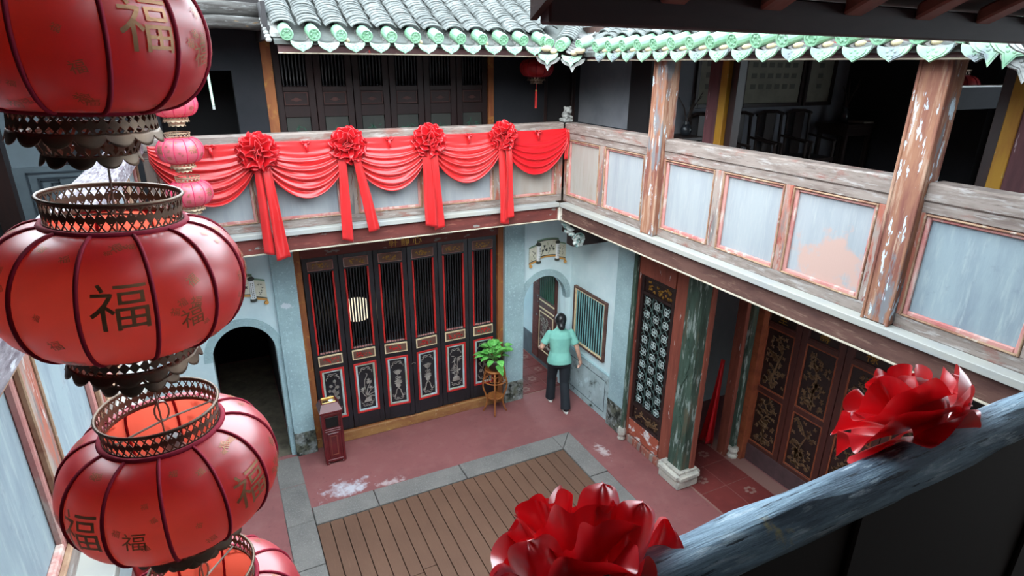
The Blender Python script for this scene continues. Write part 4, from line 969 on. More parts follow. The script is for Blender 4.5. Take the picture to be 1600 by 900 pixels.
F = Flat((4.525, (ly0+ly1)/2, .49), (0, 0, 1), (0, 1, 0), (-1, 0, 0), .012); tree_relief(F, .16, .48, 31); F.mb.build('flower_carving', MT['carved'], p)
pc('peeling_board', t, MT['red_peel'], 4.50, 4.56, 4.82, ly1, .12, .36); pc('kick_rail', t, MT['stile'], 4.48, 4.57, 4.74, ly1, .0, .10)
src = None; dsrc = None
for r in range(9):
    for c in range(3):
        y = ly1 - .135 - c * .175; z = 2.08 - r * .172 - .012 * (c - 1)
        if r == 8 and z < .66: continue
        if src is None:
            q = MB()
            for k in range(4):
                a = k * PI / 2 + PI / 4; cy, cz = y + .027 * math.cos(a), z + .027 * math.sin(a)
                q.tube([(4.518, cy + .026*math.cos(b), cz + .026*math.sin(b)) for b in [2*PI*i/8 for i in range(8)]], .0055, 4, closed=True)
            q.tube([(4.518, y + .016*math.cos(b), z + .016*math.sin(b)) for b in [2*PI*i/8 for i in range(8)]], .006, 4, closed=True)
            src = q.build('quatrefoil', MT['lattice'], t, origin=(4.518, y, z))
        else: inst(src, t, (4.518, y, z))
d = MB()
for k in range(-6, 14):
    for sg in (1, -1):
        pts = []
        z0 = .63 + k * .11
        ya, yb = ly0 + .05, ly1 - .05
        za, zb = (z0, z0 + .52) if sg > 0 else (z0 + .52, z0)
        n_ = 8; seg = [(ya + (yb-ya)*i/n_, za + (zb-za)*i/n_) for i in range(n_ + 1)]
        seg = [s_ for s_ in seg if .63 <= s_[1] <= 2.17]
        if len(seg) > 1: d.tube([(4.532, a, b) for a, b in seg], .006, 4)
d.build('diagonal_bars', MT['lattice_bar'], t)
for k in range(2):
    y = ly0 + .22 + k * .18; pc('upright_bar', t, MT['lattice_bar'], 4.527, 4.537, y, y + .01, .63, 2.17, 0)
# left green post of the screen on a small stone foot
c = column('hall_post', 'slim green post on a small stone foot left of the lattice screen', 4.42, 4.478, 5.44, 5.50, .18, 3.0, MT['green_post'])
MB().lathe([(.04, 0), (.055, .02), (.045, .06), (.06, .10), (.06, .15), (.045, .19)], 8, (4.435, 5.47, 0)).build('stone_foot', MT['base_stone'], c, smooth=False)
# main green column
c = column('hall_column', 'square worn green column on a carved stone base beside the lattice screen', 4.47, 4.65, 4.36, 4.60, .2, 3.0, MT['green_post'])
bs = MB().box(4.40, 4.72, 4.30, 4.66, 0, .10)
bs.build('base_plinth', MT['base_stone'], c, bevel=.012)
MB().box(4.37, 4.75, 4.27, 4.69, .10, .23).build('base_cushion', MT['base_stone'], c, bevel=.045, seg=3)
pc('red_strip', c, MT['red_frame'], 4.60, 4.67, 4.34, 4.37, .2, 3.0)
F = Flat((4.47, 4.48, 1.3), (0, -1, 0), (0, 0, 1), (-1, 0, 0), .008)
for k in range(9): F.line([(.05*math.sin(k*1.3 + t_*2), -.75 + k*.19 + t_*.19) for t_ in [i/5 for i in range(6)]], .016)
F.mb.build('carved_scroll', MT['green_post'], c)
# second column inside the hall
c = column('hall_column', 'slender green and red column on a pale stone foot by the carved doors', 5.48, 5.56, 4.50, 4.58, .16, 3.0, MT['green_post'])
pc('red_jamb', c, MT['red_frame'], 5.42, 5.48, 4.56, 4.70, .0, 3.0); pc('red_jamb', c, MT['door_orange'], 5.56, 5.66, 4.42, 4.52, .0, 3.0)
MB().lathe([(.065, 0), (.075, .03), (.05, .06), (.075, .11), (.06, .16)], 8, (5.52, 4.52, 0)).build('stone_foot', MT['base_stone'], c)
# ---- carved doors of the side hall
XC = 5.65; cw = .54
cl = ['carved brown door leaf with pale chinks beside the slender column', 'carved brown door leaf under the gold character for long life', 'carved brown door leaf half hidden by the upper red bow', 'carved brown door leaf in the dark right end of the hall']
for i in range(4):
    y1 = 4.50 - i * cw; y0 = y1 - cw; cy = (y0 + y1) / 2
    t = thing('door_%d' % (15 + i), cl[i], 'door', (XC, cy, 0), None, 'structure')
    B = bx_in(t)
    B('stile', MT['door_brown'], XC, XC + .05, y0 + .004, y0 + .075, .24, 2.9); B('stile', MT['door_brown'], XC, XC + .05, y1 - .075, y1 - .004, .24, 2.9)
    B('kickboard', MT['kick'], XC - .01, XC + .05, y0, y1, 0, .24)
    for a, b in ((.24, .29), (1.02, 1.09), (1.90, 1.96), (2.16, 2.22)): B('rail', MT['door_brown'], XC, XC + .05, y0 + .075, y1 - .075, a, b)
    for nm, z0, z1, sd, m in (('lower_panel', .29, 1.02, 3, 'carved'), ('upper_panel', 1.09, 1.90, 8, 'carved'), ('character_panel', 1.96, 2.16, 0, 'gold'), ('top_panel', 2.22, 2.9, 12, 'carved')):
        p = B(nm, MT['door_dark'], XC + .015, XC + .035, y0 + .075, y1 - .075, z0, z1, .002)
        for (a, b, c_, d_) in ((y0+.075, y1-.075, z0, z0+.018), (y0+.075, y1-.075, z1-.018, z1), (y0+.075, y0+.093, z0+.018, z1-.018), (y1-.093, y1-.075, z0+.018, z1-.018)): B('bead', MT['door_orange'] if sd else MT['door_brown'], XC + .002, XC + .02, a, b, c_, d_, .003, p)
        F = Flat((XC + .015, cy, (z0+z1)/2), (0, -1, 0), (0, 0, 1), (-1, 0, 0), .012)
        if sd: tree_relief(F, cw - .2, (z1 - z0) * .88, sd * 10 + i); F.mb.build('relief_carving', MT[m], p)
        elif i < 3:
            g = MB(); glyph_plane(g, '全壽祿'[i], (XC + .008, cy, (z0+z1)/2), (0, -1, 0), (0, 0, 1), .13); g.build('gold_character', MT['gold'], p)
struct('wall_hall_doors', MB().box(XC + .06, XC + .12, 0, 4.5, 0, 3.0).box(XC, XC + .1, -1.5, 2.34, 0, 3.0), MT['room_dark'])
# red cloth hanging in the hall opening
rc = MB()
def cl_(u, v):
    w_ = .05 + .15 * v ** 1.6
    return (5.43 + .03*math.sin(u*11)*(.4 + v) - .02*v, 4.80 + (u - .2) * w_ + .02*v, 1.30 - 1.29*v + .015*math.sin(u*6)*v)
rc.grid(cl_, 14, 16)
tag(rc.build('red_curtain', MT['satin_deep'], smooth=True, solid=.004), 'narrow red cloth hanging inside the side hall opening', 'curtain')
# ================================================================== LANTERNS
LR, LH, NG = .18, .098, 12
def lp(th):          # profile: th -1..1
    a = th * PI / 2 * .97
    return (.088 + .092 * math.cos(a) ** .9, LH * math.sin(a))
def lantern_pt(ang, th, off=0, ribs=True):
    r, z = lp(th)
    if ribs:
        k = (ang / (2*PI) * NG) % 1
        r *= 1 - .022 * (1 - math.sin(k * PI)) * math.cos(th * PI / 2)
    return ((r + off) * math.cos(ang), (r + off) * math.sin(ang), z)
def filigree(r0, r1, z0, z1, n=26, rows=2, w=.0032, th=.0016, dots=True):
    m = MB()
    def P(a, t, o=0):
        r = r0 + (r1 - r0) * t + o
        return (r * math.cos(a), r * math.sin(a), z0 + (z1 - z0) * t)
    da = 2 * PI / n; wa = w / max(r0, r1)
    for i in range(n):
        for sg in (1, -1):
            pts = []
            st = 4 * rows
            for k in range(st + 1):
                t = k / st; a = i * da + sg * da * rows * .5 * t * 1.0
                pts.append((a, t))
            for (a, t), (b, u) in zip(pts, pts[1:]):
                m.add([P(a - wa/2, t), P(a + wa/2, t), P(b + wa/2, u), P(b - wa/2, u)], [(0, 1, 2, 3)])
        if dots:
            for t in (.5,):
                a = (i + .5) * da; q = [P(a + .0062/r0*math.cos(x), t + .0062/(z1-z0)*math.sin(x)) for x in [2*PI*j/7 for j in range(7)]]
                m.add(q, [tuple(range(7))])
    for t0, t1 in ((-.06, .08), (.9, 1.06)):
        m.grid(lambda u, v: P(2*PI*u, t0 + (t1 - t0) * v, .0006), 36, 1, cu=True)
    return m
def scallops(r0, r1, z0, z1, n=10):
    m = MB()
    def fn(u, v):
        a = 2 * PI * u; k = abs(math.sin(a * n / 2))
        zz = z1 + (z0 - z1) * v * (.35 + .65 * k ** .7); r = r1 + (r0 - r1) * v + .004 * k * v + .0015 * math.sin(a * n * 5)
        return (r * math.cos(a), r * math.sin(a), zz)
    return m.grid(fn, n * 10, 4, cu=True)
def wrap_glyph(mb, ch, ang, th, size, rot=0, off=.0018):
    vs, fs = glyph(ch); out = []; c, s_ = math.cos(rot), math.sin(rot)
    r0 = lp(th)[0]
    for a, b in vs:
        u = (a*c - b*s_) * size; v = (a*s_ + b*c) * size
        out.append(lantern_pt(ang + u / r0, max(-.93, min(.93, th + v / (LH * PI / 2))), off))
    mb.add(out, fs)
def make_lantern(silk, braid, metal, seed, detail=True, marks=True):
    t = thing('paper_lantern', 'x', 'lantern')
    rd = random.Random(seed)
    for g in range(NG):
        a0 = 2*PI*g/NG; a1 = 2*PI*(g+1)/NG
        m = MB().grid(lambda u, v: lantern_pt(a0 + (a1-a0)*u*.9999, -1 + 2*v), 8, 18)
        pn_ = m.build('silk_panel', silk, t, smooth=True, origin=(0,0,0))
        if marks:
            pm = MB(); pb_ = MB()
            big = g % 3 == 0
            if big: wrap_glyph(pb_, '福', (a0+a1)/2 + .02, .12, .070, rd.uniform(-.05, .05))
            for k in range(4 if big else 7):
                wrap_glyph(pm, '福', a0 + .07 + rd.random() * (a1 - a0 - .14), rd.uniform(-.75, .75) if not big else rd.choice((-.7, -.6, .75, .68)), rd.choice((.010, .013, .018)), rd.uniform(-.5, .5))
            if g % 3 == 1: wrap_glyph(pb_, '福', (a0+a1)/2, rd.uniform(-.35, .1), .034, rd.uniform(-.2, .2))
            pm.build('small_gold_print', MT['print'], pn_, origin=(0,0,0))['kind'] = 'stuff'
            if pb_.v: pb_.build('gold_character', MT['print'], pn_, origin=(0,0,0))
        pts = [lantern_pt(a0, -1 + 2*i/20, .0015) for i in range(21)]
        MB().tube(pts, .0034, 5).build('braid_rib', braid, t, smooth=True, origin=(0,0,0))
    for z, r in ((lp(1)[1], lp(1)[0]), (lp(-1)[1], lp(-1)[0])):
        MB().tube([((r + .003) * math.cos(a), (r + .003) * math.sin(a), z) for a in [2*PI*i/36 for i in range(36)]], .005, 6, closed=True).build('braid_hoop', braid, t, smooth=True, origin=(0,0,0))
    z = LH
    cl_ = filigree(.091, .094, z + .002, z + .042, 46 if detail else 18, 4 if detail else 2, w=.0026).build('top_collar', metal, t, origin=(0,0,0), solid=.0012)
    MB().tube([(.0955 * math.cos(a), .0955 * math.sin(a), z + .043) for a in [2*PI*i/40 for i in range(40)]], .0028, 5, closed=True).build('collar_rim', metal, cl_, origin=(0,0,0), smooth=True)
    z = -LH
    bc = filigree(.093, .090, z - .032, z - .002, 42 if detail else 18, 4 if detail else 2, w=.003).build('bottom_collar', metal, t, origin=(0,0,0), solid=.0012)
    scallops(.096, .093, z - .047, z - .028, 16).build('scalloped_skirt', metal, bc, origin=(0,0,0), solid=.0012, smooth=True)
    filigree(.060, .072, z - .066, z - .036, 24, 2, w=.005).build('lower_tier', metal, bc, origin=(0,0,0), solid=.0012)
    scallops(.062, .060, z - .081, z - .062, 11).build('lower_skirt', metal, bc, origin=(0,0,0), solid=.0012, smooth=True)
    MB().lathe([(.093, 0), (.07, -.004)], 28, (0, 0, z - .034), cap=False).build('shelf_ring', metal, bc, origin=(0,0,0), solid=.0012)
    # hanging fittings
    MB().tube([(-.09, 0, LH + .006), (0, 0, LH + .012), (.09, 0, LH + .006)], .002, 5).tube([(0, 0, LH + .17), (0, 0, -.02)], .0018, 5).tube([(0, -.09, -LH), (0, .09, -LH)], .002, 5).build('hanging_wire', MT['wire'], t, origin=(0,0,0))
    MB().tube([(.004 + .012*math.cos(a), 0, LH + .03 + .02*math.sin(a)) for a in [2*PI*i/12 for i in range(12)]], .0018, 5, closed=True).build('hook', MT['wire'], t, origin=(0,0,0))
    sk = MB().lathe([(.012, .0), (.022, .012), (.022, .02), (.014, .03), (.014, .05)], 12, (.012, 0, .02)).build('lamp_socket', MT['socket'], t, smooth=True, origin=(0,0,0))
    MB().ball((.012, 0, -.01), .026, .026, .034, 12, 8).build('bulb', MT['plaque_white'], sk, smooth=True, origin=(0,0,0))
    return t
LX, LY = -.155, 1.086
near = make_lantern(MT['lantern'], MT['trim_braid'], MT['brass_dull'], 4)
near.location = (LX, LY, 4.835); near.rotation_euler = (math.radians(2), math.radians(2), .35)
near['label'] = 'large red lantern at the top left corner, cut by the frame'; near['group'] = 'near string of red lanterns'
for z, rz, tx, ty, lab in ((4.468, -.22, -1, 4, 'large red lantern at the left edge, second of the near string'), (4.092, .5, 1, -1, 'large red lantern with open lit top, third of the near string'), (3.722, .9, 3, -2, 'lowest pink red lantern at the bottom edge of the near string')):
    c = copy_tree(near, None, (LX + .003 * tx, LY, z), (math.radians(tx), math.radians(ty), rz)); c['label'] = lab
far = make_lantern(MT['lantern_far'], MT['trim_braid_pink'], MT['pewter'], 9, detail=False)
FX, FY = -.235, 5.70
far.location = (FX + .01, FY, 4.485); far['label'] = 'small pink lantern, topmost of the far string'; far['group'] = 'far string of pink lanterns'
for z, dx, rz, lab in ((4.115, 0, .3, 'small pink lantern, middle of the far string before the swag'), (3.755, .015, .7, 'small pink lantern, lowest of the far string')):
    c = copy_tree(far, None, (FX + dx, FY, z), (0, 0, rz)); c['label'] = lab
# lone red lantern with tassel under the back gallery roof
t = make_lantern(MT['lantern_hall'], MT['trim_braid'], MT['brass_dull'], 2, detail=False, marks=False)
t.location = (3.61, 6.6, 4.765); t['label'] = 'single red lantern with long tassel under the back gallery roof'
t.scale = (1.12, 1.12, 1.0)
WL[t] = (0, 0, 0)
tl_ = MB().tube([(0, 0, -.17), (0, 0, -.27)], .003, 5).lathe([(.006, 0), (.013, -.03), (.012, -.2), (.014, -.21)], 8, (0, 0, -.25)).build('tassel', MT['red_trim'], t, origin=(0,0,0))
MB().lathe([(.012, 0), (.012, .015)], 8, (0, 0, -.265)).build('gold_bead', MT['gold'], tl_, origin=(0,0,0))
# a further small lantern beyond the right hall
t = make_lantern(MT['lantern_hall'], MT['trim_braid'], MT['brass_dull'], 3, detail=False, marks=False)
t.location = (6.95, 3.75, 4.60); WL[t] = (0, 0, 0); MB().tube([(0, 0, .1), (0, 0, .40)], .004, 5).build('cord', MT['wire'], t, origin=(0,0,0)); t['label'] = 'small red lantern beyond the pale beam at the upper right'
t.scale = (1.3, 1.3, 1.3)
# ================================================================== SATIN SWAGS, ROSETTES, BOWS
RX = [.375, 1.20, 2.04, 2.90]
swx = [(-.50, RX[0]), (RX[0], RX[1]), (RX[1], RX[2]), (RX[2], RX[3]), (RX[3], 3.735)]
sags = [.43, .42, .42, .40, .37]
slab = ['red satin swag behind the pink lanterns at the left end', 'red satin swag between the first and second rosettes', 'red satin swag between the second and third rosettes', 'red satin swag between the third and fourth rosettes', 'deep red satin swag in the corner right of the last rosette']
for i, (x0, x1) in enumerate(swx):
    zt = 4.115; sg = sags[i]; rd = random.Random(i); ph = rd.random() * 6; nf = 7.2
    def fn(u, v):
        e = 4 * u * (1 - u)
        b = e ** .8
        low = .13 + sg * b                      # drop of the lower edge
        top = .012 * e
        vv = v ** (1 + .25 * e)
        z = zt - top - (low - top) * vv
        x = x0 + (x1 - x0) * u + .012 * math.sin(v * 9 + ph) * e
        env = min(1, max(0, (v - .28) / .35)) * (.35 + .65 * e) + .35 * (1 - e) * min(1, v * 3)
        f = math.sin(2 * PI * nf * v + .5 * math.sin(u * 5 + ph) + ph)
        f2 = math.sin(2 * PI * nf * 1.9 * v + ph * 2 + 2 * u)
        y = 6.070 - .018 * v - .03 * env - (.019 * f + .006 * f2) * env - .01 * b * v
        return (x, y, z)
    t = thing('satin_swag', slab[i], 'drape', ((x0+x1)/2, 6.05, 3.6), 'red swags on the back railing')
    m = MB().grid(fn, 56, 84)
    m.build('cloth', MT['satin'] if i < 4 else MT['satin_deep'], t, smooth=True, solid=.003)  # corner swag takes the deeper satin to paint the corner's shade
    # small tie at the middle of the top edge
    cx = (x0 + x1) / 2 + [.05, .02, 0, .02, .02][i]
    q = MB()
    for s_ in (-1, 1):
        q.tube([(cx, 6.045, 4.09), (cx + s_*.025, 6.03, 4.105), (cx + s_*.045, 6.03, 4.095), (cx + s_*.03, 6.035, 4.08), (cx, 6.045, 4.085)], .009, 5)
    q.tube([(cx + .004, 6.035, 4.085), (cx + .008, 6.03, 4.0)], [.01, .012], 5); q.tube([(cx - .004, 6.035, 4.085), (cx - .008, 6.03, 4.03)], [.008, .01], 5)
    q.build('small_bow', MT['satin_deep'], t, smooth=True)
# end tail in the corner
tag(MB().grid(lambda u, v: (3.70 + .045 * u + .01*math.sin(v*5), 6.03 - .01*math.sin(u*7), 4.10 - .34 * v), 6, 12).build('ribbon_end', MT['satin'], smooth=True, solid=.003), 'short red ribbon end hanging at the railing corner', 'ribbon')

def ruffle(mb, c, ex, ey, en, r, rings=5, seed=0, lift=.8):
    """pompom of pleated satin: meandering pleat walls whose crests lie on a flattened hemisphere"""
    rd = random.Random(seed); c = Vector(c); ex = Vector(ex); ey = Vector(ey); en = Vector(en)
    for k in range(rings):
        ph0 = math.radians([9, 27, 45, 62, 78, 92][k]); n = [2, 4, 6, 8, 9, 10][k]; pa = rd.random() * 6; pb2 = rd.random() * 6
        amp = math.radians(11) * rd.uniform(.8, 1.15); rr = r * rd.uniform(.94, 1.05)
        def fn(u, v):
            a = 2 * PI * u
            m_ = math.sin(n * a + pa) + .35 * math.sin((2 * n + 1) * a + pb2)
            ph = ph0 + amp * m_ * v ** .7
            aa = a + (.55 / n) * math.cos(n * a + pa) * v + .05 * math.sin(3 * a + pb2)
            q = rr * (.40 + .60 * v ** .8) * (1 + .06 * math.sin((n + 2) * a + pb2) * v)
            roll = 1 - .05 * max(0, v - .85) / .15
            return tuple(c + (ex * math.cos(aa) + ey * math.sin(aa)) * q * math.sin(ph) * 1.02 + en * (q * math.cos(ph) * lift * roll))
        mb.grid(fn, max(40, n * 12), 8, cu=True)
rlab = ['crumpled red satin rosette with two long tails beside the pink lanterns', 'red satin rosette with splayed tails, second from the left', 'red satin rosette with twisted tails, third from the left', 'red satin rosette with close tails, nearest the railing corner']
tails = [[(-.02, -.02, .085, 3.05, .05), (.05, .10, .10, 2.99, .12)], [(-.07, -.09, .10, 3.10, .0), (.06, .19, .10, 3.17, .04)], [(-.05, -.03, .12, 3.15, .0), (.03, .06, .09, 3.12, .08)], [(-.035, .0, .11, 3.08, .0), (.04, .05, .09, 3.14, .02)]]
for i, x in enumerate(RX):
    z = [4.02, 4.045, 4.05, 4.06][i]; r = [.185, .18, .175, .165][i]
    t = thing('satin_rosette', rlab[i], 'rosette', (x, 6.0, z), 'red rosettes on the back railing')
    m = MB(); ruffle(m, (x, 6.03, z), (1, 0, 0), (0, 0, 1), (0, -1, 0), r, 6, 20 + i, .8)
    m.build('ruffles', MT['satin_deep'], t, smooth=True, solid=.003)
    for j, (dx0, dx1, w, zb, fl_) in enumerate(tails[i]):
        rd = random.Random(i * 5 + j); ph = rd.random() * 6
        def fn(u, v):
            ww = w * (.75 + .35 * v + fl_ * v * v * 2)
            xx = x + dx0 + (dx1 - dx0) * v + (u - .5) * ww
            yy = 6.005 - .03 * math.sin(min(v * 4, 1.57)) - .012 * math.sin(u * PI * 1.6 + ph) + .008 * math.sin(v * 7 + ph + u * 2) - .006 * j
            zz = z - .06 - (z - .06 - zb) * v + (.03 * (u - .5) if j else -.03 * (u - .5)) * v
            return (xx, yy, zz)
        MB().grid(fn, 8, 30).build('ribbon_tail', MT['satin'], t, smooth=True, solid=.003)

# ---- large foreground bows on the near rail
def petal(mb, c, d, s_, l, w, curl, cup, nrm=None):
    """a satin loop: leaves c along d, swells to a rounded tip, cupped and slightly creased"""
    d = Vector(d).normalized(); s_ = Vector(s_); s_ = (s_ - d * s_.dot(d)).normalized(); n_ = d.cross(s_)
    ph = (l * 371 + w * 77) % 6.28
    def fn(u, v):
        a = (u - .5) * 2
        if v < .62: wv = w * (.30 + .70 * math.sin(v / .62 * PI / 2) ** 1.2)
        else: wv = w * max(.0, 1 - ((v - .62) / .38) ** 2.6) ** .5
        th = max(curl * v * v, 1e-3)
        along = l * math.sin(th) / th * v; lift = l * (1 - math.cos(th)) / th * v
        cr = .10 * w * math.sin(a * 4 + ph + v * 3) * v + .05 * w * math.sin(a * 9 + ph * 2) * v
        q = Vector(c) + d * along + s_ * (a * wv) + n_ * (lift + cup * w * (a * a - .35) * min(1, v * 2) * (wv / w) + cr)
        return tuple(q)
    mb.grid(fn, 14, 16)
def big_bow(label, c, ex, ey, en, r, spec, petals, seed):
    """large bow of loosely pleated satin: each pleat wall is a part; spec rows: polar angle, lobes, amplitude, radius factor"""
    t = thing('satin_bow', label, 'bow', c)
    rd = random.Random(seed); c = Vector(c); ex = Vector(ex); ey = Vector(ey); en = Vector(en)
    for ph0, n, amp, rf in spec:
        pa = rd.random() * 6; pb2 = rd.random() * 6; ph0 = math.radians(ph0); amp = math.radians(amp)
        def fn(u, v):
            a = 2 * PI * u
            m_ = math.sin(n * a + pa) + .4 * math.sin((n + 1) * a + pb2) + .18 * math.sin((2 * n + 3) * a + pa) * v
            ph = ph0 + amp * m_ * v ** .7
            aa = a + (.5 / n) * math.cos(n * a + pa) * v + .1 * math.sin(2 * a + pb2)
            crest = 1 + .10 * math.sin((n + 1) * a + pb2 * 2) + .05 * math.sin((2 * n + 1) * a + pa)
            q = r * rf * (.25 + .75 * v ** .75 * (1 + (crest - 1) * v))
            bend = .10 * math.sin(v * PI * 1.1 + pa) * r * math.sin(n * a + pa)
            return tuple(c + (ex * math.cos(aa) + ey * math.sin(aa)) * (q * math.sin(ph) + bend * .4) + en * (q * math.cos(ph) + bend * .3))
        m = MB().grid(fn, max(36, n * 16), 12, cu=True)
        m.build('satin_loop', MT['satin_near'], t, smooth=True, sub=1)
    for off, d, s_, l, w, cu, cp in petals:
        m = MB(); petal(m, tuple(c + Vector(off)), d, s_, l, w, cu, cp)
        m.build('satin_loop', MT['satin_near'], t, smooth=True, sub=1)
    return t
big_bow('large red satin bow on the near rail at the bottom centre', (.345, .485, 4.15), (1, 0, 0), (0, -.75, .65), (-.05, .65, .75), .113,
    [(14, 3, 9, 1.12), (32, 4, 11, 1.08), (50, 5, 12, 1.04), (70, 6, 12, .98), (90, 6, 11, .93), (108, 6, 9, .85)],
    [((.03, .0, 0), (.12, .12, 1), (1, -.3, 0), .14, .030, .3, 1.0), ((.045, -.02, 0), (.36, .05, 1), (.9, -.5, -.3), .125, .030, .3, 1.0), ((-.04, -.02, 0), (-.4, .0, 1), (.9, -.3, .4), .12, .034, .5, 1.0), ((-.06, -.03, -.01), (-.8, .0, .7), (.5, -.3, .7), .11, .036, .6, 1.0), ((.07, -.01, -.01), (.8, .0, .6), (.5, -.3, -.7), .11, .036, .6, -1.0)], 5)
big_bow('large red satin bow on the near rail at the right', (1.085, .505, 4.165), (1.42, 0, 0), (0, -.7, .7), (0, .6, .75), .112,
    [(14, 2, 10, 1.06), (34, 4, 12, 1.03), (54, 5, 12, 1.0), (76, 5, 11, .97), (98, 5, 9, .9)],
    [((.09, -.01, -.01), (.9, 0, .30), (.4, .2, -.9), .155, .05, .9, .7), ((-.08, -.01, -.01), (-.8, 0, -.35), (.5, .2, -.8), .12, .05, .9, .7), ((.0, -.02, .0), (.25, -.1, .9), (1, -.2, -.2), .11, .07, .9, .5)], 8)
# red satin bundle with a gilt ring below the left railing
t = thing('satin_tassel', 'red satin tassel with a gilt ring under the near lanterns at lower left', 'tassel', (-.40, 2.0, 2.9))
MB().grid(lambda u, v: (-.43 + .04*math.cos(2*PI*u)*(1 + .2*math.sin(10*PI*u)) + .02*v, 1.99 + .05*math.sin(2*PI*u)*(1 + .2*math.sin(10*PI*u)), 3.36 - .5*v), 40, 10, cu=True).build('cloth', MT['satin_deep'], t, smooth=True)
MB().lathe([(.014, 0), (.018, .008), (.014, .016)], 10, (-.39, 1.94, 3.21)).build('gilt_ring', MT['brass'], t, smooth=True)
# ================================================================== WOMAN WALKING AWAY
def loft(mb, secs, n=14):
    """secs: (centre, rx, ry, axis-right, axis-fwd)"""
    vs = []; m = len(secs)
    for c, rx, ry, ex, ey in secs:
        c = Vector(c); ex = Vector(ex); ey = Vector(ey)
        for k in range(n):
            a = 2*PI*k/n; ca, sa = math.cos(a), math.sin(a)
            vs.append(c + ex * rx * math.copysign(abs(ca) ** .85, ca) + ey * ry * math.copysign(abs(sa) ** .85, sa))
    fs = [(i*n+k, i*n+(k+1) % n, (i+1)*n+(k+1) % n, (i+1)*n+k) for i in range(m-1) for k in range(n)]
    fs += [tuple(range(n-1, -1, -1)), tuple(range((m-1)*n, m*n))]
    mb.add(vs, fs)
def limb(mb, pts, rs, n=10):
    # smooth the chain a little by inserting midpoints
    P_ = [Vector(p) for p in pts]; q = [P_[0]]; r = [rs[0]]
    for i in range(len(P_) - 1):
        q += [P_[i].lerp(P_[i+1], .5), P_[i+1]]; r += [(rs[i] + rs[i+1]) / 2, rs[i+1]]
    mb.tube(q, r, n)
    mb.ball(tuple(P_[0]), rs[0], n=10, m=6); mb.ball(tuple(P_[-1]), rs[-1], n=10, m=6)
    for p, k in zip(P_[1:-1], rs[1:-1]): mb.ball(tuple(p), k, n=10, m=6)
def remeshed(mb, name, m, parent, vox, smooth_it=4):
    me = bpy.data.meshes.new(name); me.from_pydata(mb.v, [], mb.f)
    bm = bmesh.new(); bm.from_mesh(me); bmesh.ops.recalc_face_normals(bm, faces=bm.faces); bm.to_mesh(me); bm.free()
    o = bpy.data.objects.new(name + '_tmp', me); COL.objects.link(o)
    rm = o.modifiers.new('r', 'REMESH'); rm.mode = 'VOXEL'; rm.voxel_size = vox
    sm = o.modifiers.new('s', 'SMOOTH'); sm.iterations = smooth_it; sm.factor = .5
    dg = bpy.context.evaluated_depsgraph_get()
    res = bpy.data.meshes.new_from_object(o.evaluated_get(dg))
    bpy.data.objects.remove(o)
    out = bpy.data.objects.new(name, res); COL.objects.link(out); res.name = name
    res.materials.clear(); res.materials.append(m)
    for p in res.polygons: p.use_smooth = True
    out.parent = parent; WL[out] = WL[parent]
    return out
HD = math.radians(20)        # heading, right of +y
person = thing('person', 'person in mint green shirt and black trousers walking away towards the right arch', 'person', (4.09, 6.60, 0))
# local frame: +y forward, +x her right
X_ = (1, 0, 0); Y_ = (0, 1, 0)
hipL, hipR = (-.085, 0, .80), (.085, 0, .80)
kneeL, kneeR = (-.08, .15, .44), (.085, -.03, .43)
ankL, ankR = (-.09, .17, .075), (.09, -.19, .09)
shL, shR = (-.165, .0, 1.275), (.165, .0, 1.275)
elL, elR = (-.275, .0, 1.05), (.255, -.05, 1.03)
wrL, wrR = (-.27, .20, .93), (.32, -.02, .80)
b = MB()
loft(b, [((0,0,.76), .15, .11, X_, Y_), ((0,-.01,.85), .17, .125, X_, Y_), ((0,0,.98), .13, .10, X_, Y_), ((0,0,1.12), .145, .10, X_, Y_), ((0,-.005,1.24), .165, .10, X_, Y_), ((0,-.005,1.30), .12, .075, X_, Y_), ((0,.005,1.34), .055, .055, X_, Y_), ((0,.015,1.42), .05, .052, X_, Y_)])
# head, nose, ears
b.ball((0, .03, 1.475), .072, .09, .105, 16, 12); b.ball((0, .045, 1.42), .052, .062, .06, 12, 8); b.ball((0, .122, 1.465), .012, .018, .02, 8, 6)
for s_ in (-1, 1): b.ball((s_*.072, .025, 1.462), .012, .018, .028, 8, 6)
for sh, el, wr in ((shL, elL, wrL), (shR, elR, wrR)):
    limb(b, [sh, el, wr], [.047, .037, .025])
# hands: palm, four fingers, thumb
def hand(wr, d, side, curl):
    d = Vector(d).normalized(); side = Vector(side).normalized(); nrm = d.cross(side)
    wr = Vector(wr); pm = wr + d * .045
    b.tube([wr, wr + d*.02, wr + d*.075], [.024, .03, .032], 8)
    for k in range(4):
        o = pm + d * .03 + side * (-.026 + k * .0175); L_ = [.06, .072, .068, .052][k]
        p1 = o + d * L_ * .45 + nrm * curl * .01; p2 = p1 + d * L_ * .35 + nrm * curl * .02; p3 = p2 + d * L_ * .2 + nrm * curl * .018
        b.tube([o, p1, p2, p3], [.0095, .0095, .0085, .0075], 6)
    o = wr + d * .02 - side * .026
    b.tube([o, o + d*.03 - side*.02 + nrm*curl*.006, o + d*.055 - side*.024 + nrm*curl*.014], [.0105, .010, .0085], 6)
hand(wrL, (.25, .9, -.15), (0, .2, 1), 1); hand(wrR, (.12, .15, -1), (.1, 1, .1), -1)
for hp, kn, an in ((hipL, kneeL, ankL), (hipR, kneeR, ankR)): limb(b, [hp, kn, an], [.078, .052, .036])
for an, pt in ((ankL, 0), (ankR, .0)): limb(b, [(an[0], an[1] - .03, .045), (an[0], an[1] + .13, .035)], [.035, .03])
body = remeshed(b, 'body', MT['skin'], person, .008, 2)
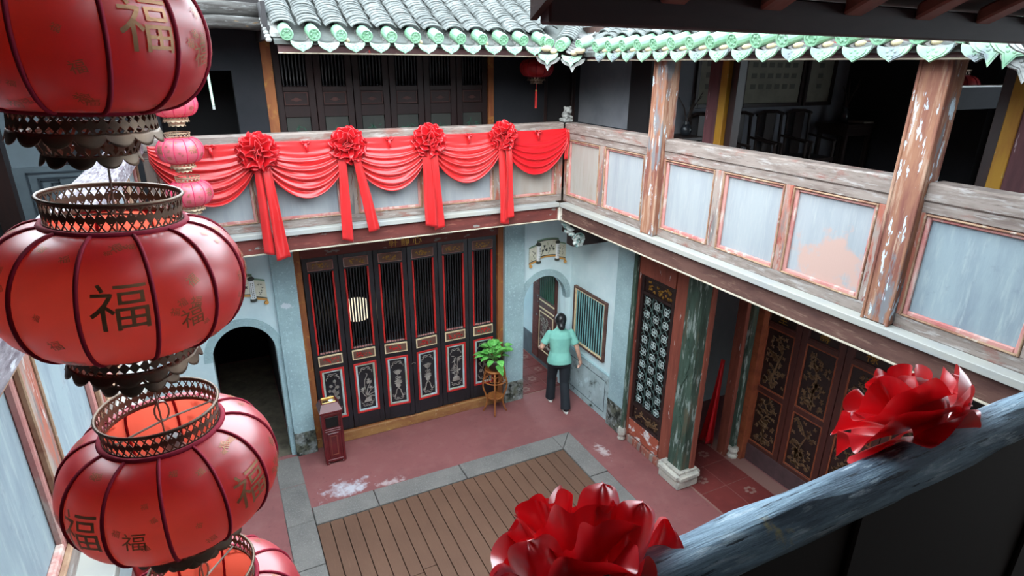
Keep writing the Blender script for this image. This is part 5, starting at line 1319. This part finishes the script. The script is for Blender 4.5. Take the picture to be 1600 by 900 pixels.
# shirt with short sleeves
s = MB()
loft(s, [((0,-.01,.79), .195, .145, X_, Y_), ((0,-.01,.86), .18, .14, X_, Y_), ((0,0,.98), .147, .115, X_, Y_), ((0,0,1.12), .162, .118, X_, Y_), ((0,-.005,1.22), .178, .115, X_, Y_), ((0,-.005,1.295), .14, .09, X_, Y_), ((0,.003,1.335), .072, .07, X_, Y_), ((0,.008,1.375), .06, .062, X_, Y_)], 20)
for sh, el in ((shL, elL), (shR, elR)):
    sh = Vector(sh); el = Vector(el); e = sh.lerp(el, .72)
    s.ball(tuple(sh), .053, n=10, m=6); s.tube([sh, sh.lerp(el, .35), e], [.053, .056, .062], 12)
remeshed(s, 'shirt', MT['shirt'], person, .010, 3)
# trousers
q = MB()
loft(q, [((0,0,.93), .145, .112, X_, Y_), ((0,-.01,.86), .172, .128, X_, Y_), ((0,-.01,.77), .18, .128, X_, Y_), ((0,0,.72), .165, .115, X_, Y_)], 16)
for hp, kn, an in ((hipL, kneeL, ankL), (hipR, kneeR, ankR)):
    hp = Vector(hp); kn = Vector(kn); an = Vector(an)
    q.tube([hp, hp.lerp(kn, .5), kn, kn.lerp(an, .5), Vector((an.x, an.y, .04))], [.098, .085, .074, .074, .08], 12)
remeshed(q, 'trousers', MT['trousers'], person, .010, 3)
# hair drawn back into a low bun
h = MB(); h.ball((0, .012, 1.49), .088, .096, .107, 16, 12); h.ball((0, -.045, 1.44), .066, .05, .07, 12, 8); h.ball((0, -.08, 1.405), .055, .042, .05, 10, 8)
hair = remeshed(h, 'hair', MT['hair'], person, .010, 2)
# shoes
for an in (ankL, ankR):
    u = MB(); sole = MB()
    limb(u, [(an[0], an[1] - .035, .05), (an[0], an[1] + .06, .045), (an[0], an[1] + .135, .035)], [.042, .042, .034]); 
    remeshed(u, 'shoe', MT['shoe'], person, .008, 2)
    pts = [(an[0] + .048*math.cos(a)*(1 if math.sin(a) > 0 else .9), an[1] + .045 + .14*math.sin(a)) for a in [2*PI*i/20 for i in range(20)]]
    sole.prism(pts, 'z', .002, .026)
    so = sole.build('sole', MT['sole'], None); so.parent = person; so.location = tuple(Vector(so.location))
person.rotation_euler = (0, 0, -HD); person.scale = (.955, .955, .94)
# ================================================================== BIN
bx0, bx1, by0, by1 = .70, .955, 6.62, 6.86
t = thing('litter_bin', 'maroon lacquered litter bin with brass ashtray top before the left doors', 'bin', ((bx0+bx1)/2, (by0+by1)/2, 0))
for a in (bx0 + .01, bx1 - .05):
    for c in (by0 + .01, by1 - .05): pc('foot', t, MT['bin'], a, a + .04, c, c + .04, 0, .03)
bd = pc('body', t, MT['bin'], bx0 + .01, bx1 - .01, by0 + .012, by1 - .012, .03, .74)
for a in (bx0, bx1 - .03): pc('corner_post', t, MT['bin'], a, a + .03, by0, by0 + .03, .03, .75)
for z in (.05, .47, .50, .71): pc('cross_rail', t, MT['bin'], bx0 + .03, bx1 - .03, by0, by0 + .02, z, z + .028)
pc('front_panel', t, MT['bin'], bx0 + .055, bx1 - .055, by0 + .004, by0 + .02, .10, .46, .008)
for (a, b, c, d) in ((bx0+.085, bx1-.085, .14, .148), (bx0+.085, bx1-.085, .41, .418), (bx0+.085, bx0+.093, .148, .41), (bx1-.093, bx1-.085, .148, .41)): pc('panel_bead', t, MT['red_frame'], a, b, by0 - .002, by0 + .006, c, d, .001)
pc('opening', t, MT['hole'], bx0 + .05, bx1 - .05, by0 + .002, by0 + .02, .545, .69, .004)
# sloping hipped top
lid = MB(); cx, cy = (bx0+bx1)/2, (by0+by1)/2
o = [(bx0 - .01, by0 - .01), (bx1 + .01, by0 - .01), (bx1 + .01, by1 + .01), (bx0 - .01, by1 + .01)]
i_ = [(bx0 + .03, by0 + .07), (bx1 - .03, by0 + .07), (bx1 - .03, by1 - .02), (bx0 + .03, by1 - .02)]
lid.add([(a, b, .75) for a, b in o] + [(a, b, .775) for a, b in o] + [(a, b, .85) for a, b in i_], [(3,2,1,0), (0,1,5,4), (1,2,6,5), (2,3,7,6), (3,0,4,7), (4,5,9,8), (5,6,10,9), (6,7,11,10), (7,4,8,11), (8,9,10,11)])
l = lid.build('lid', MT['bin'], t)
tr = pc('ashtray', l, MT['brass'], bx0 + .045, bx1 - .045, by0 + .08, by1 - .03, .851, .862, .003)
pc('brass_bar', l, MT['brass'], bx0 + .05, bx1 - .05, by1 - .06, by1 - .035, .862, .875, .003)
pc('ash_slot', l, MT['door_dark'], bx0 + .06, bx0 + .11, by0 + .09, by0 + .13, .8625, .864, 0)
MB().lathe([(.028, 0), (.03, .006), (.02, .01)], 10, (bx1 - .10, by0 + .11, .862)).build('stub_dish', MT['plaque_white'], l)

# ================================================================== RATTAN STAND AND PLANT
sx, sy = 3.17, 6.86
t = thing('plant_stand', 'honey coloured rattan plant stand beside the right pilaster', 'stand', (sx, sy, 0))
def ringp(r, z, n=24): return [(sx + r*math.cos(2*PI*i/n), sy + r*math.sin(2*PI*i/n), z) for i in range(n)]
MB().tube(ringp(.135, .70), .016, 7, closed=True).build('top_hoop', MT['rattan'], t, smooth=True)
MB().lathe([(.13, 0), (.13, .012)], 20, (sx, sy, .685)).build('top_disc', MT['rattan'], t)
MB().tube(ringp(.165, .53), .010, 6, closed=True).build('middle_hoop', MT['rattan'], t, smooth=True)
MB().tube(ringp(.11, .26), .010, 6, closed=True).build('shelf_hoop', MT['rattan'], t, smooth=True)
MB().lathe([(.108, 0), (.108, .008)], 20, (sx, sy, .255)).build('woven_shelf', MT['rattan'], t)
for k in range(4):
    a = k * PI/2 + PI/4 + .35
    def Q(r, z): return (sx + r*math.cos(a), sy + r*math.sin(a), z)
    MB().tube([Q(.12, .70), Q(.15, .58), Q(.175, .50), Q(.17, .40), Q(.13, .28), Q(.11, .20), Q(.13, .10), Q(.17, .008)], [.013]*7 + [.011], 7).build('leg', MT['rattan'], t, smooth=True)
    a2 = a + PI/4
    MB().tube([(sx + .11*math.cos(a), sy + .11*math.sin(a), .22), (sx + .085*math.cos(a2), sy + .085*math.sin(a2), .235), (sx + .11*math.cos(a + PI/2), sy + .11*math.sin(a + PI/2), .22)], .008, 6).build('arch_brace', MT['rattan'], t, smooth=True)
    for j in range(3):      # rattan loops under the top
        b_ = a + (j + .5) * PI/6
        c = (sx + .155*math.cos(b_), sy + .155*math.sin(b_), .60); tx, ty = -math.sin(b_), math.cos(b_)
        MB().tube([(c[0] + tx*.03*math.cos(q), c[1] + ty*.03*math.cos(q), c[2] + .045*math.sin(q)) for q in [2*PI*i/12 for i in range(12)]], .0055, 5, closed=True).build('rattan_loop', MT['rattan'], t, smooth=True)
t = thing('potted_plant', 'leafy light green plant in a dark pot on the rattan stand', 'plant', (sx, sy, .70))
pot = MB().lathe([(.075, 0), (.095, .05), (.108, .13), (.112, .17), (.105, .17), (.10, .155), (.02, .155)], 20, (sx, sy, .70)).build('pot', MT['pot'], t, smooth=True)
MB().lathe([(.1, 0), (.02, .012)], 16, (sx, sy, .85)).build('soil', MT['soil'], t)
rd = random.Random(5)
def leafmesh(mb, base, d, l, w, droop):
    d = Vector(d).normalized(); up_ = Vector((0, 0, 1)); s_ = d.cross(up_).normalized() if abs(d.z) < .98 else Vector((1, 0, 0)); n_ = s_.cross(d)
    def fn(u, v):
        a = (u - .5) * 2; ww = w * (math.sin(min(1, v * 1.02) ** .72 * PI) ** .8 if 0 < v < .98 else .0)
        return tuple(Vector(base) + d * l * v + s_ * a * ww - up_ * droop * v * v * l + n_ * (abs(a) * ww * .25))
    mb.grid(fn, 4, 7)
tips = []
for k in range(38):
    a = rd.random() * 2 * PI; el = rd.uniform(.2, 1.4); sl_ = rd.uniform(.07, .22)
    d = Vector((math.cos(a)*math.cos(el), math.sin(a)*math.cos(el), math.sin(el)))
    if k == 0: d = Vector((.05, -.8, .1)); sl_ = .13
    base = Vector((sx + .03*math.cos(a), sy + .03*math.sin(a), .86)); tip = base + d * sl_
    if k == 0: tip.z -= .05
    MB().tube([base, base.lerp(tip, .5) + Vector((0, 0, .015)), tip], .003, 5).build('stem', MT['stem'], t)
    m = MB(); d2 = Vector((d.x, d.y, d.z * .45 - .12)); leafmesh(m, tip, d2, rd.uniform(.11, .16), rd.uniform(.042, .06), rd.uniform(.2, .6))
    m.build('leaf', MT['leaf'], t, smooth=True, solid=.001)

# ================================================================== SCROLL PLAQUES OVER THE ARCHES
def plaque(cx, z0, lab, fl_=1):
    t = thing('scroll_plaque', lab, 'plaque', (cx, YW - .02, z0), 'painted scroll plaques over the arches')
    y1 = YW - .002
    def band(f0, f1, u0, u1, y, nm, m, th=.012, par=None):
        n = 14; pts_t = []; pts_b = []
        for i in range(n + 1):
            u = u0 + (u1 - u0) * i / n; c = .055 * (1 - (u / .30) ** 2)
            pts_t.append((cx + u, z0 + f1 + c)); pts_b.append((cx + u, z0 + f0 + c))
        return MB().prism(pts_t + pts_b[::-1], 'y', y, y1).build(nm, MT[m], par or t)
    main = band(0, .27, -.17, .17, y1 - .02, 'open_sheet', 'plaque')
    band(.0, .022, -.172, .172, y1 - .024, 'hem', 'plaque_orange', par=main); band(.024, .034, -.172, .172, y1 - .024, 'hem_line', 'plaque_ink', par=main); band(.25, .262, -.172, .172, y1 - .024, 'hem_line', 'plaque_ink', par=main); band(.262, .275, -.172, .172, y1 - .022, 'hem', 'plaque_green', par=main)
    for sg in (-1, 1):
        w = band(-.03, .22, sg*.17 if sg > 0 else -.30, .30 if sg > 0 else -.17, y1 - .014, 'wing', 'plaque')
        band(-.035, -.010, sg*.17 if sg > 0 else -.30, .30 if sg > 0 else -.17, y1 - .018, 'hem', 'plaque_orange', par=w); band(-.008, .004, .17 if sg > 0 else -.30, .30 if sg > 0 else -.17, y1 - .018, 'hem_line', 'plaque_ink', par=w)
        band(.205, .222, .17 if sg > 0 else -.30, .30 if sg > 0 else -.17, y1 - .018, 'hem', 'plaque_green', par=w)
        MB().lathe([(.022, 0), (.026, .012), (.022, .025)], 10, (0, 0, 0)).xf(Matrix.Translation((cx + sg*.285, y1 - .02, z0 - .05)) @ Matrix.Rotation(PI/2, 4, 'X')).build('curl', MT['plaque_orange'], w)
        r = MB().lathe([(.030, 0), (.030, .23)], 12, (cx + sg*.155, y1 - .018, z0 + .015)).build('scroll_rod', MT['plaque_white'], t, smooth=False)
        MB().lathe([(.036, 0), (.038, .02), (.03, .032)], 12, (cx + sg*.155, y1 - .018, z0 - .015)).lathe([(.03, 0), (.038, .015), (.036, .03), (.015, .045)], 12, (cx + sg*.155, y1 - .018, z0 + .24)).build('rod_cap', MT['plaque_ink'], r)
        F = Flat((cx + sg*.155, y1 - .049, z0 + .13), (1,0,0), (0,0,1), (0,-1,0), .002)
        for k in range(8):
            for uu in (-.009, .009): F.disc(uu, -.09 + k*.024, .0045, .007, 6)
        F.mb.build('rod_writing', MT['plaque_ink'], r)
    F = Flat((cx, y1 - .02, z0 + .185), (1,0,0), (0,0,1), (0,-1,0), .003)
    rd = random.Random(int(cx*10))
    for u, v, r_ in ((-.06, .04, .016), (-.09, -.03, .014), (-.03, -.02, .018), (.05, .03, .013), (.09, -.02, .016), (.02, .0, .012)):
        for k in range(5): F.leaf(u, v, k*1.26 + u*20, r_*1.6, r_)
    F.line([(-.11, -.09), (-.07, -.02), (-.06, .05)], .006); F.line([(.0, -.08), (.04, -.01), (.10, .02)], .006)
    F.mb.build('painted_flowers', MT['plaque_ink'], main)
    for sg in (-1, 1):
        F = Flat((cx + sg*.235, y1 - .014, z0 + .12), (1,0,0), (0,0,1), (0,-1,0), .002)
        for k in range(9): F.leaf(rd.uniform(-.03, .03), rd.uniform(-.06, .07), rd.uniform(0, 6.28), .025, .01)
        F.mb.build('painted_sprig', MT['plaque_ink'], t)
plaque(4.10, 2.16, 'painted scroll shaped plaque above the right arch')
plaque(.02, 2.22, 'painted scroll shaped plaque above the left arch, mostly behind a lantern')

# ================================================================== CARVED BRACKET UNDER THE GALLERY CORNER
t = thing('carved_bracket', 'carved white and teal bracket under the gallery corner', 'bracket', (4.0, 6.25, 2.6))
pc('beam', t, MT['door_dark'], 3.95, 4.52, 6.16, 6.32, 2.62, 2.98, .01)
pc('beam_tip', t, MT['door_dark'], 3.86, 3.97, 6.18, 6.30, 2.80, 3.0, .01)
m = MB().lathe([(.052, 0), (.058, .01), (.058, .13), (.05, .14)], 12, (0,0,0)).xf(Matrix.Translation((3.80, 6.24, 2.985)) @ Matrix.Rotation(PI/2, 4, 'Y') @ Matrix.Rotation(.3, 4, 'X'))
m.build('scroll_roll', MT['teal_paint'], t, smooth=True)
rd = random.Random(3)
for k in range(9):
    x = 3.84 + .022*k; z = 2.93 - .034*k
    MB().ball((x + rd.uniform(-.02, .03), 6.16 + rd.uniform(-.02, .05), z), .05, .05, .026, 10, 6).build('carved_petal', MT['teal_paint'], t, smooth=True)
for k in range(7):
    a = k*.9; MB().ball((4.02 + .055*math.cos(a), 6.14, 2.70 + .06*math.sin(a)), .035, .03, .03, 8, 6).build('carved_petal', MT['teal_paint'], t, smooth=True)
MB().tube([(4.02 + (.02 + .006*i)*math.cos(i*.7), 6.12, 2.72 + (.02 + .006*i)*math.sin(i*.7)) for i in range(14)], .012, 6).build('carved_curl', MT['teal_paint'], t, smooth=True)

# ================================================================== STONE FINIAL ON THE RAIL CORNER
t = thing('stone_finial', 'small weathered stone guardian finial on the railing corner', 'finial', (3.81, 6.21, 4.17))
pc('base', t, MT['mortar_grey'], 3.745, 3.875, 6.15, 6.27, 4.17, 4.215, .01)
m = MB(); m.ball((3.81, 6.21, 4.25), .058, .058, .05, 10, 8); m.ball((3.81, 6.18, 4.30), .05, .05, .045, 10, 8); m.ball((3.81, 6.14, 4.29), .028, .028, .024, 8, 6)
for s_ in (-1, 1): m.ball((3.81 + s_*.04, 6.19, 4.335), .016, .016, .018, 8, 6); m.ball((3.81 + s_*.035, 6.15, 4.225), .018, .022, .02, 8, 6)
remeshed(MB().add([(a - 3.81, b_ - 6.21, c - 4.17) for a, b_, c in m.v], m.f), 'figure', MT['mortar_grey'], t, .008, 1)

# ================================================================== UPPER HALL FURNITURE
YH = 5.72
def framed(x0, x1, z0, z1, lab, rows):
    t = thing('framed_sheet', lab, 'picture', ((x0+x1)/2, YH, z0), 'framed sheets in the upper hall')
    w = .05
    for a, b, c, d in ((x0, x0+w, z0, z1), (x1-w, x1, z0, z1), (x0+w, x1-w, z0, z0+w), (x0+w, x1-w, z1-w, z1)): pc('frame', t, MT['door_dark'], a, b, YH - .04, YH - .002, c, d)
    s_ = pc('sheet', t, MT['paper'], x0 + w, x1 - w, YH - .015, YH - .004, z0 + w, z1 - w, 0)
    src = None
    for r in range(rows[1]):
        for c in range(rows[0]):
            x = x0 + w + (c + 1) * (x1 - x0 - 2*w) / (rows[0] + 1); z = z0 + .22 + r * .13
            if z + .08 > z1: continue
            if src is None: src = pc('printed_figure', s_, MT['paper_ink'], x - .045, x + .045, YH - .018, YH - .014, z, z + .06, 0)
            else: inst(src, s_, (x, YH - .016, z))
framed(5.28, 5.98, 4.32, 5.0, 'dark framed sheet behind the maroon inner column', (3, 3))
framed(6.04, 7.14, 4.31, 5.0, 'wide dark framed printed sheet above the chairs', (6, 4))
framed(7.18, 7.74, 4.31, 5.0, 'narrow dark framed sheet beside the vase', (1, 3))
def chair_at(x, lab):
    t = thing('armchair', lab, 'chair', (x, 5.42, 3.2), 'dark rosewood armchairs along the hall wall')
    w, d = .22, .2; y = 5.42
    for sx_ in (-1, 1):
        MB().tube([(x + sx_*w, y + d, 3.2), (x + sx_*w, y + d, 3.66), (x + sx_*(w-.01), y + d + .03, 4.24)], .02, 6).build('rear_leg', MT['chair'], t)
        MB().tube([(x + sx_*w, y - d, 3.2), (x + sx_*w, y - d, 3.9)], .02, 6).build('front_leg', MT['chair'], t)
        MB().tube([(x + sx_*w, y - d - .02, 3.9), (x + sx_*(w+.02), y, 3.92), (x + sx_*w, y + d, 3.95)], .017, 6).build('arm', MT['chair'], t)
        MB().tube([(x + sx_*w, y - d, 3.3), (x + sx_*w, y + d, 3.3)], .012, 5).build('stretcher', MT['chair'], t)
    pc('seat', t, MT['chair'], x - w - .02, x + w + .02, y - d - .02, y + d + .02, 3.64, 3.69)
    MB().tube([(x - w - .02, y + d + .03, 4.22), (x - w*.5, y + d + .035, 4.255), (x + w*.5, y + d + .035, 4.255), (x + w + .02, y + d + .03, 4.22)], .022, 6).build('crest_rail', MT['chair'], t)
    pc('splat', t, MT['chair'], x - .09, x + .09, y + d + .01, y + d + .025, 3.69, 4.24)
    MB().tube([(x - w, y - d, 3.3), (x + w, y - d, 3.3)], .012, 5).build('stretcher', MT['chair'], t)
chair_at(6.0, 'dark armchair against the hall wall, left of the three beside the yellow jamb')
chair_at(6.56, 'dark armchair against the hall wall, middle of the three')
chair_at(7.10, 'dark armchair against the hall wall, next to the vase table')
chair_at(5.42, 'dark armchair half hidden behind the maroon inner column')
t = thing('side_table', 'dark carved side table with a pale tray at the end of the chairs', 'table', (7.75, 5.4, 3.2))
pc('top', t, MT['chair'], 7.45, 8.02, 5.15, 5.65, 4.05, 4.10); pc('apron', t, MT['chair'], 7.48, 8.0, 5.18, 5.62, 3.95, 4.05)
for a in (7.48, 7.94):
    for c in (5.18, 5.57): pc('leg', t, MT['chair'], a, a + .05, c, c + .05, 3.2, 3.95)
tag(pc('tray', None, MT['paper'], 7.80, 8.0, 5.18, 5.5, 4.10, 4.125), 'pale tray on the dark side table', 'tray')
def vase(x, y, z, lab, h=.2):
    t = thing('vase', lab, 'vase', (x, y, z))
    MB().lathe([(.035, 0), (.06, .03), (.07, h*.45), (.045, h*.75), (.028, h*.88), (.045, h)], 14, (x, y, z)).build('body', MT['vase'], t, smooth=True)
    rd = random.Random(int(x*10))
    for k in range(6):
        a = rd.random()*6.28; e = rd.uniform(.1, .3)
        MB().tube([(x, y, z + h*.8), (x + .1*math.cos(a)*e*3, y + .05*math.sin(a), z + h + .15), (x + .9*e*math.cos(a), y + .1*math.sin(a), z + h + rd.uniform(.25, .38))], [.008, .007, .004], 5).build('twig', MT['twig'], t)
vase(7.70, 5.42, 4.10, 'dark vase of bare twigs on the side table')
t = thing('side_table', 'dark side table with dried flowers behind the farther orange column', 'table', (4.93, 5.45, 3.2))
pc('top', t, MT['chair'], 4.78, 5.10, 5.25, 5.66, 4.0, 4.04)
for a in (4.80, 5.04):
    for c in (5.27, 5.60): pc('leg', t, MT['chair'], a, a + .04, c, c + .04, 3.2, 4.0)
vase(4.98, 5.45, 4.04, 'dark vase of dried flowers behind the farther orange column', .16)
# dark partitions towards the near end of the hall
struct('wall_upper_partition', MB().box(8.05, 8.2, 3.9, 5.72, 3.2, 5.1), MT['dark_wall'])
bm_ = thing('low_wall_beam', 'pale grey beam with a bright top edge seen past the nearer orange column', 'beam', (7.4, 3.4, 4.5))
pc('board', bm_, MT['dark_wall'], 6.2, 8.2, 3.42, 3.5, 4.42, 4.63); pc('white_edge', bm_, MT['plaque_white'], 6.2, 8.2, 3.40, 3.50, 4.63, 4.645)  # white strip paints the sunlit top of a low parapet wall
# glowing rod drawn for a thin pale reflection in the dark arch upstairs
t = thing('fluorescent_tube', 'slim pale fluorescent tube in the dark upper archway', 'lamp', (.08, 7.1, 4.35))
MB().tube([(.085, 7.1, 4.38), (.08, 7.1, 4.68)], .012, 8).build('tube', MT['streak_glow'], t); MB().tube([(.085, 7.1, 4.34), (.085, 7.1, 4.375)], .014, 8).tube([(.08, 7.1, 4.68), (.08, 7.1, 4.722)], .014, 8).build('rod_end', MT['plaque_white'], t)
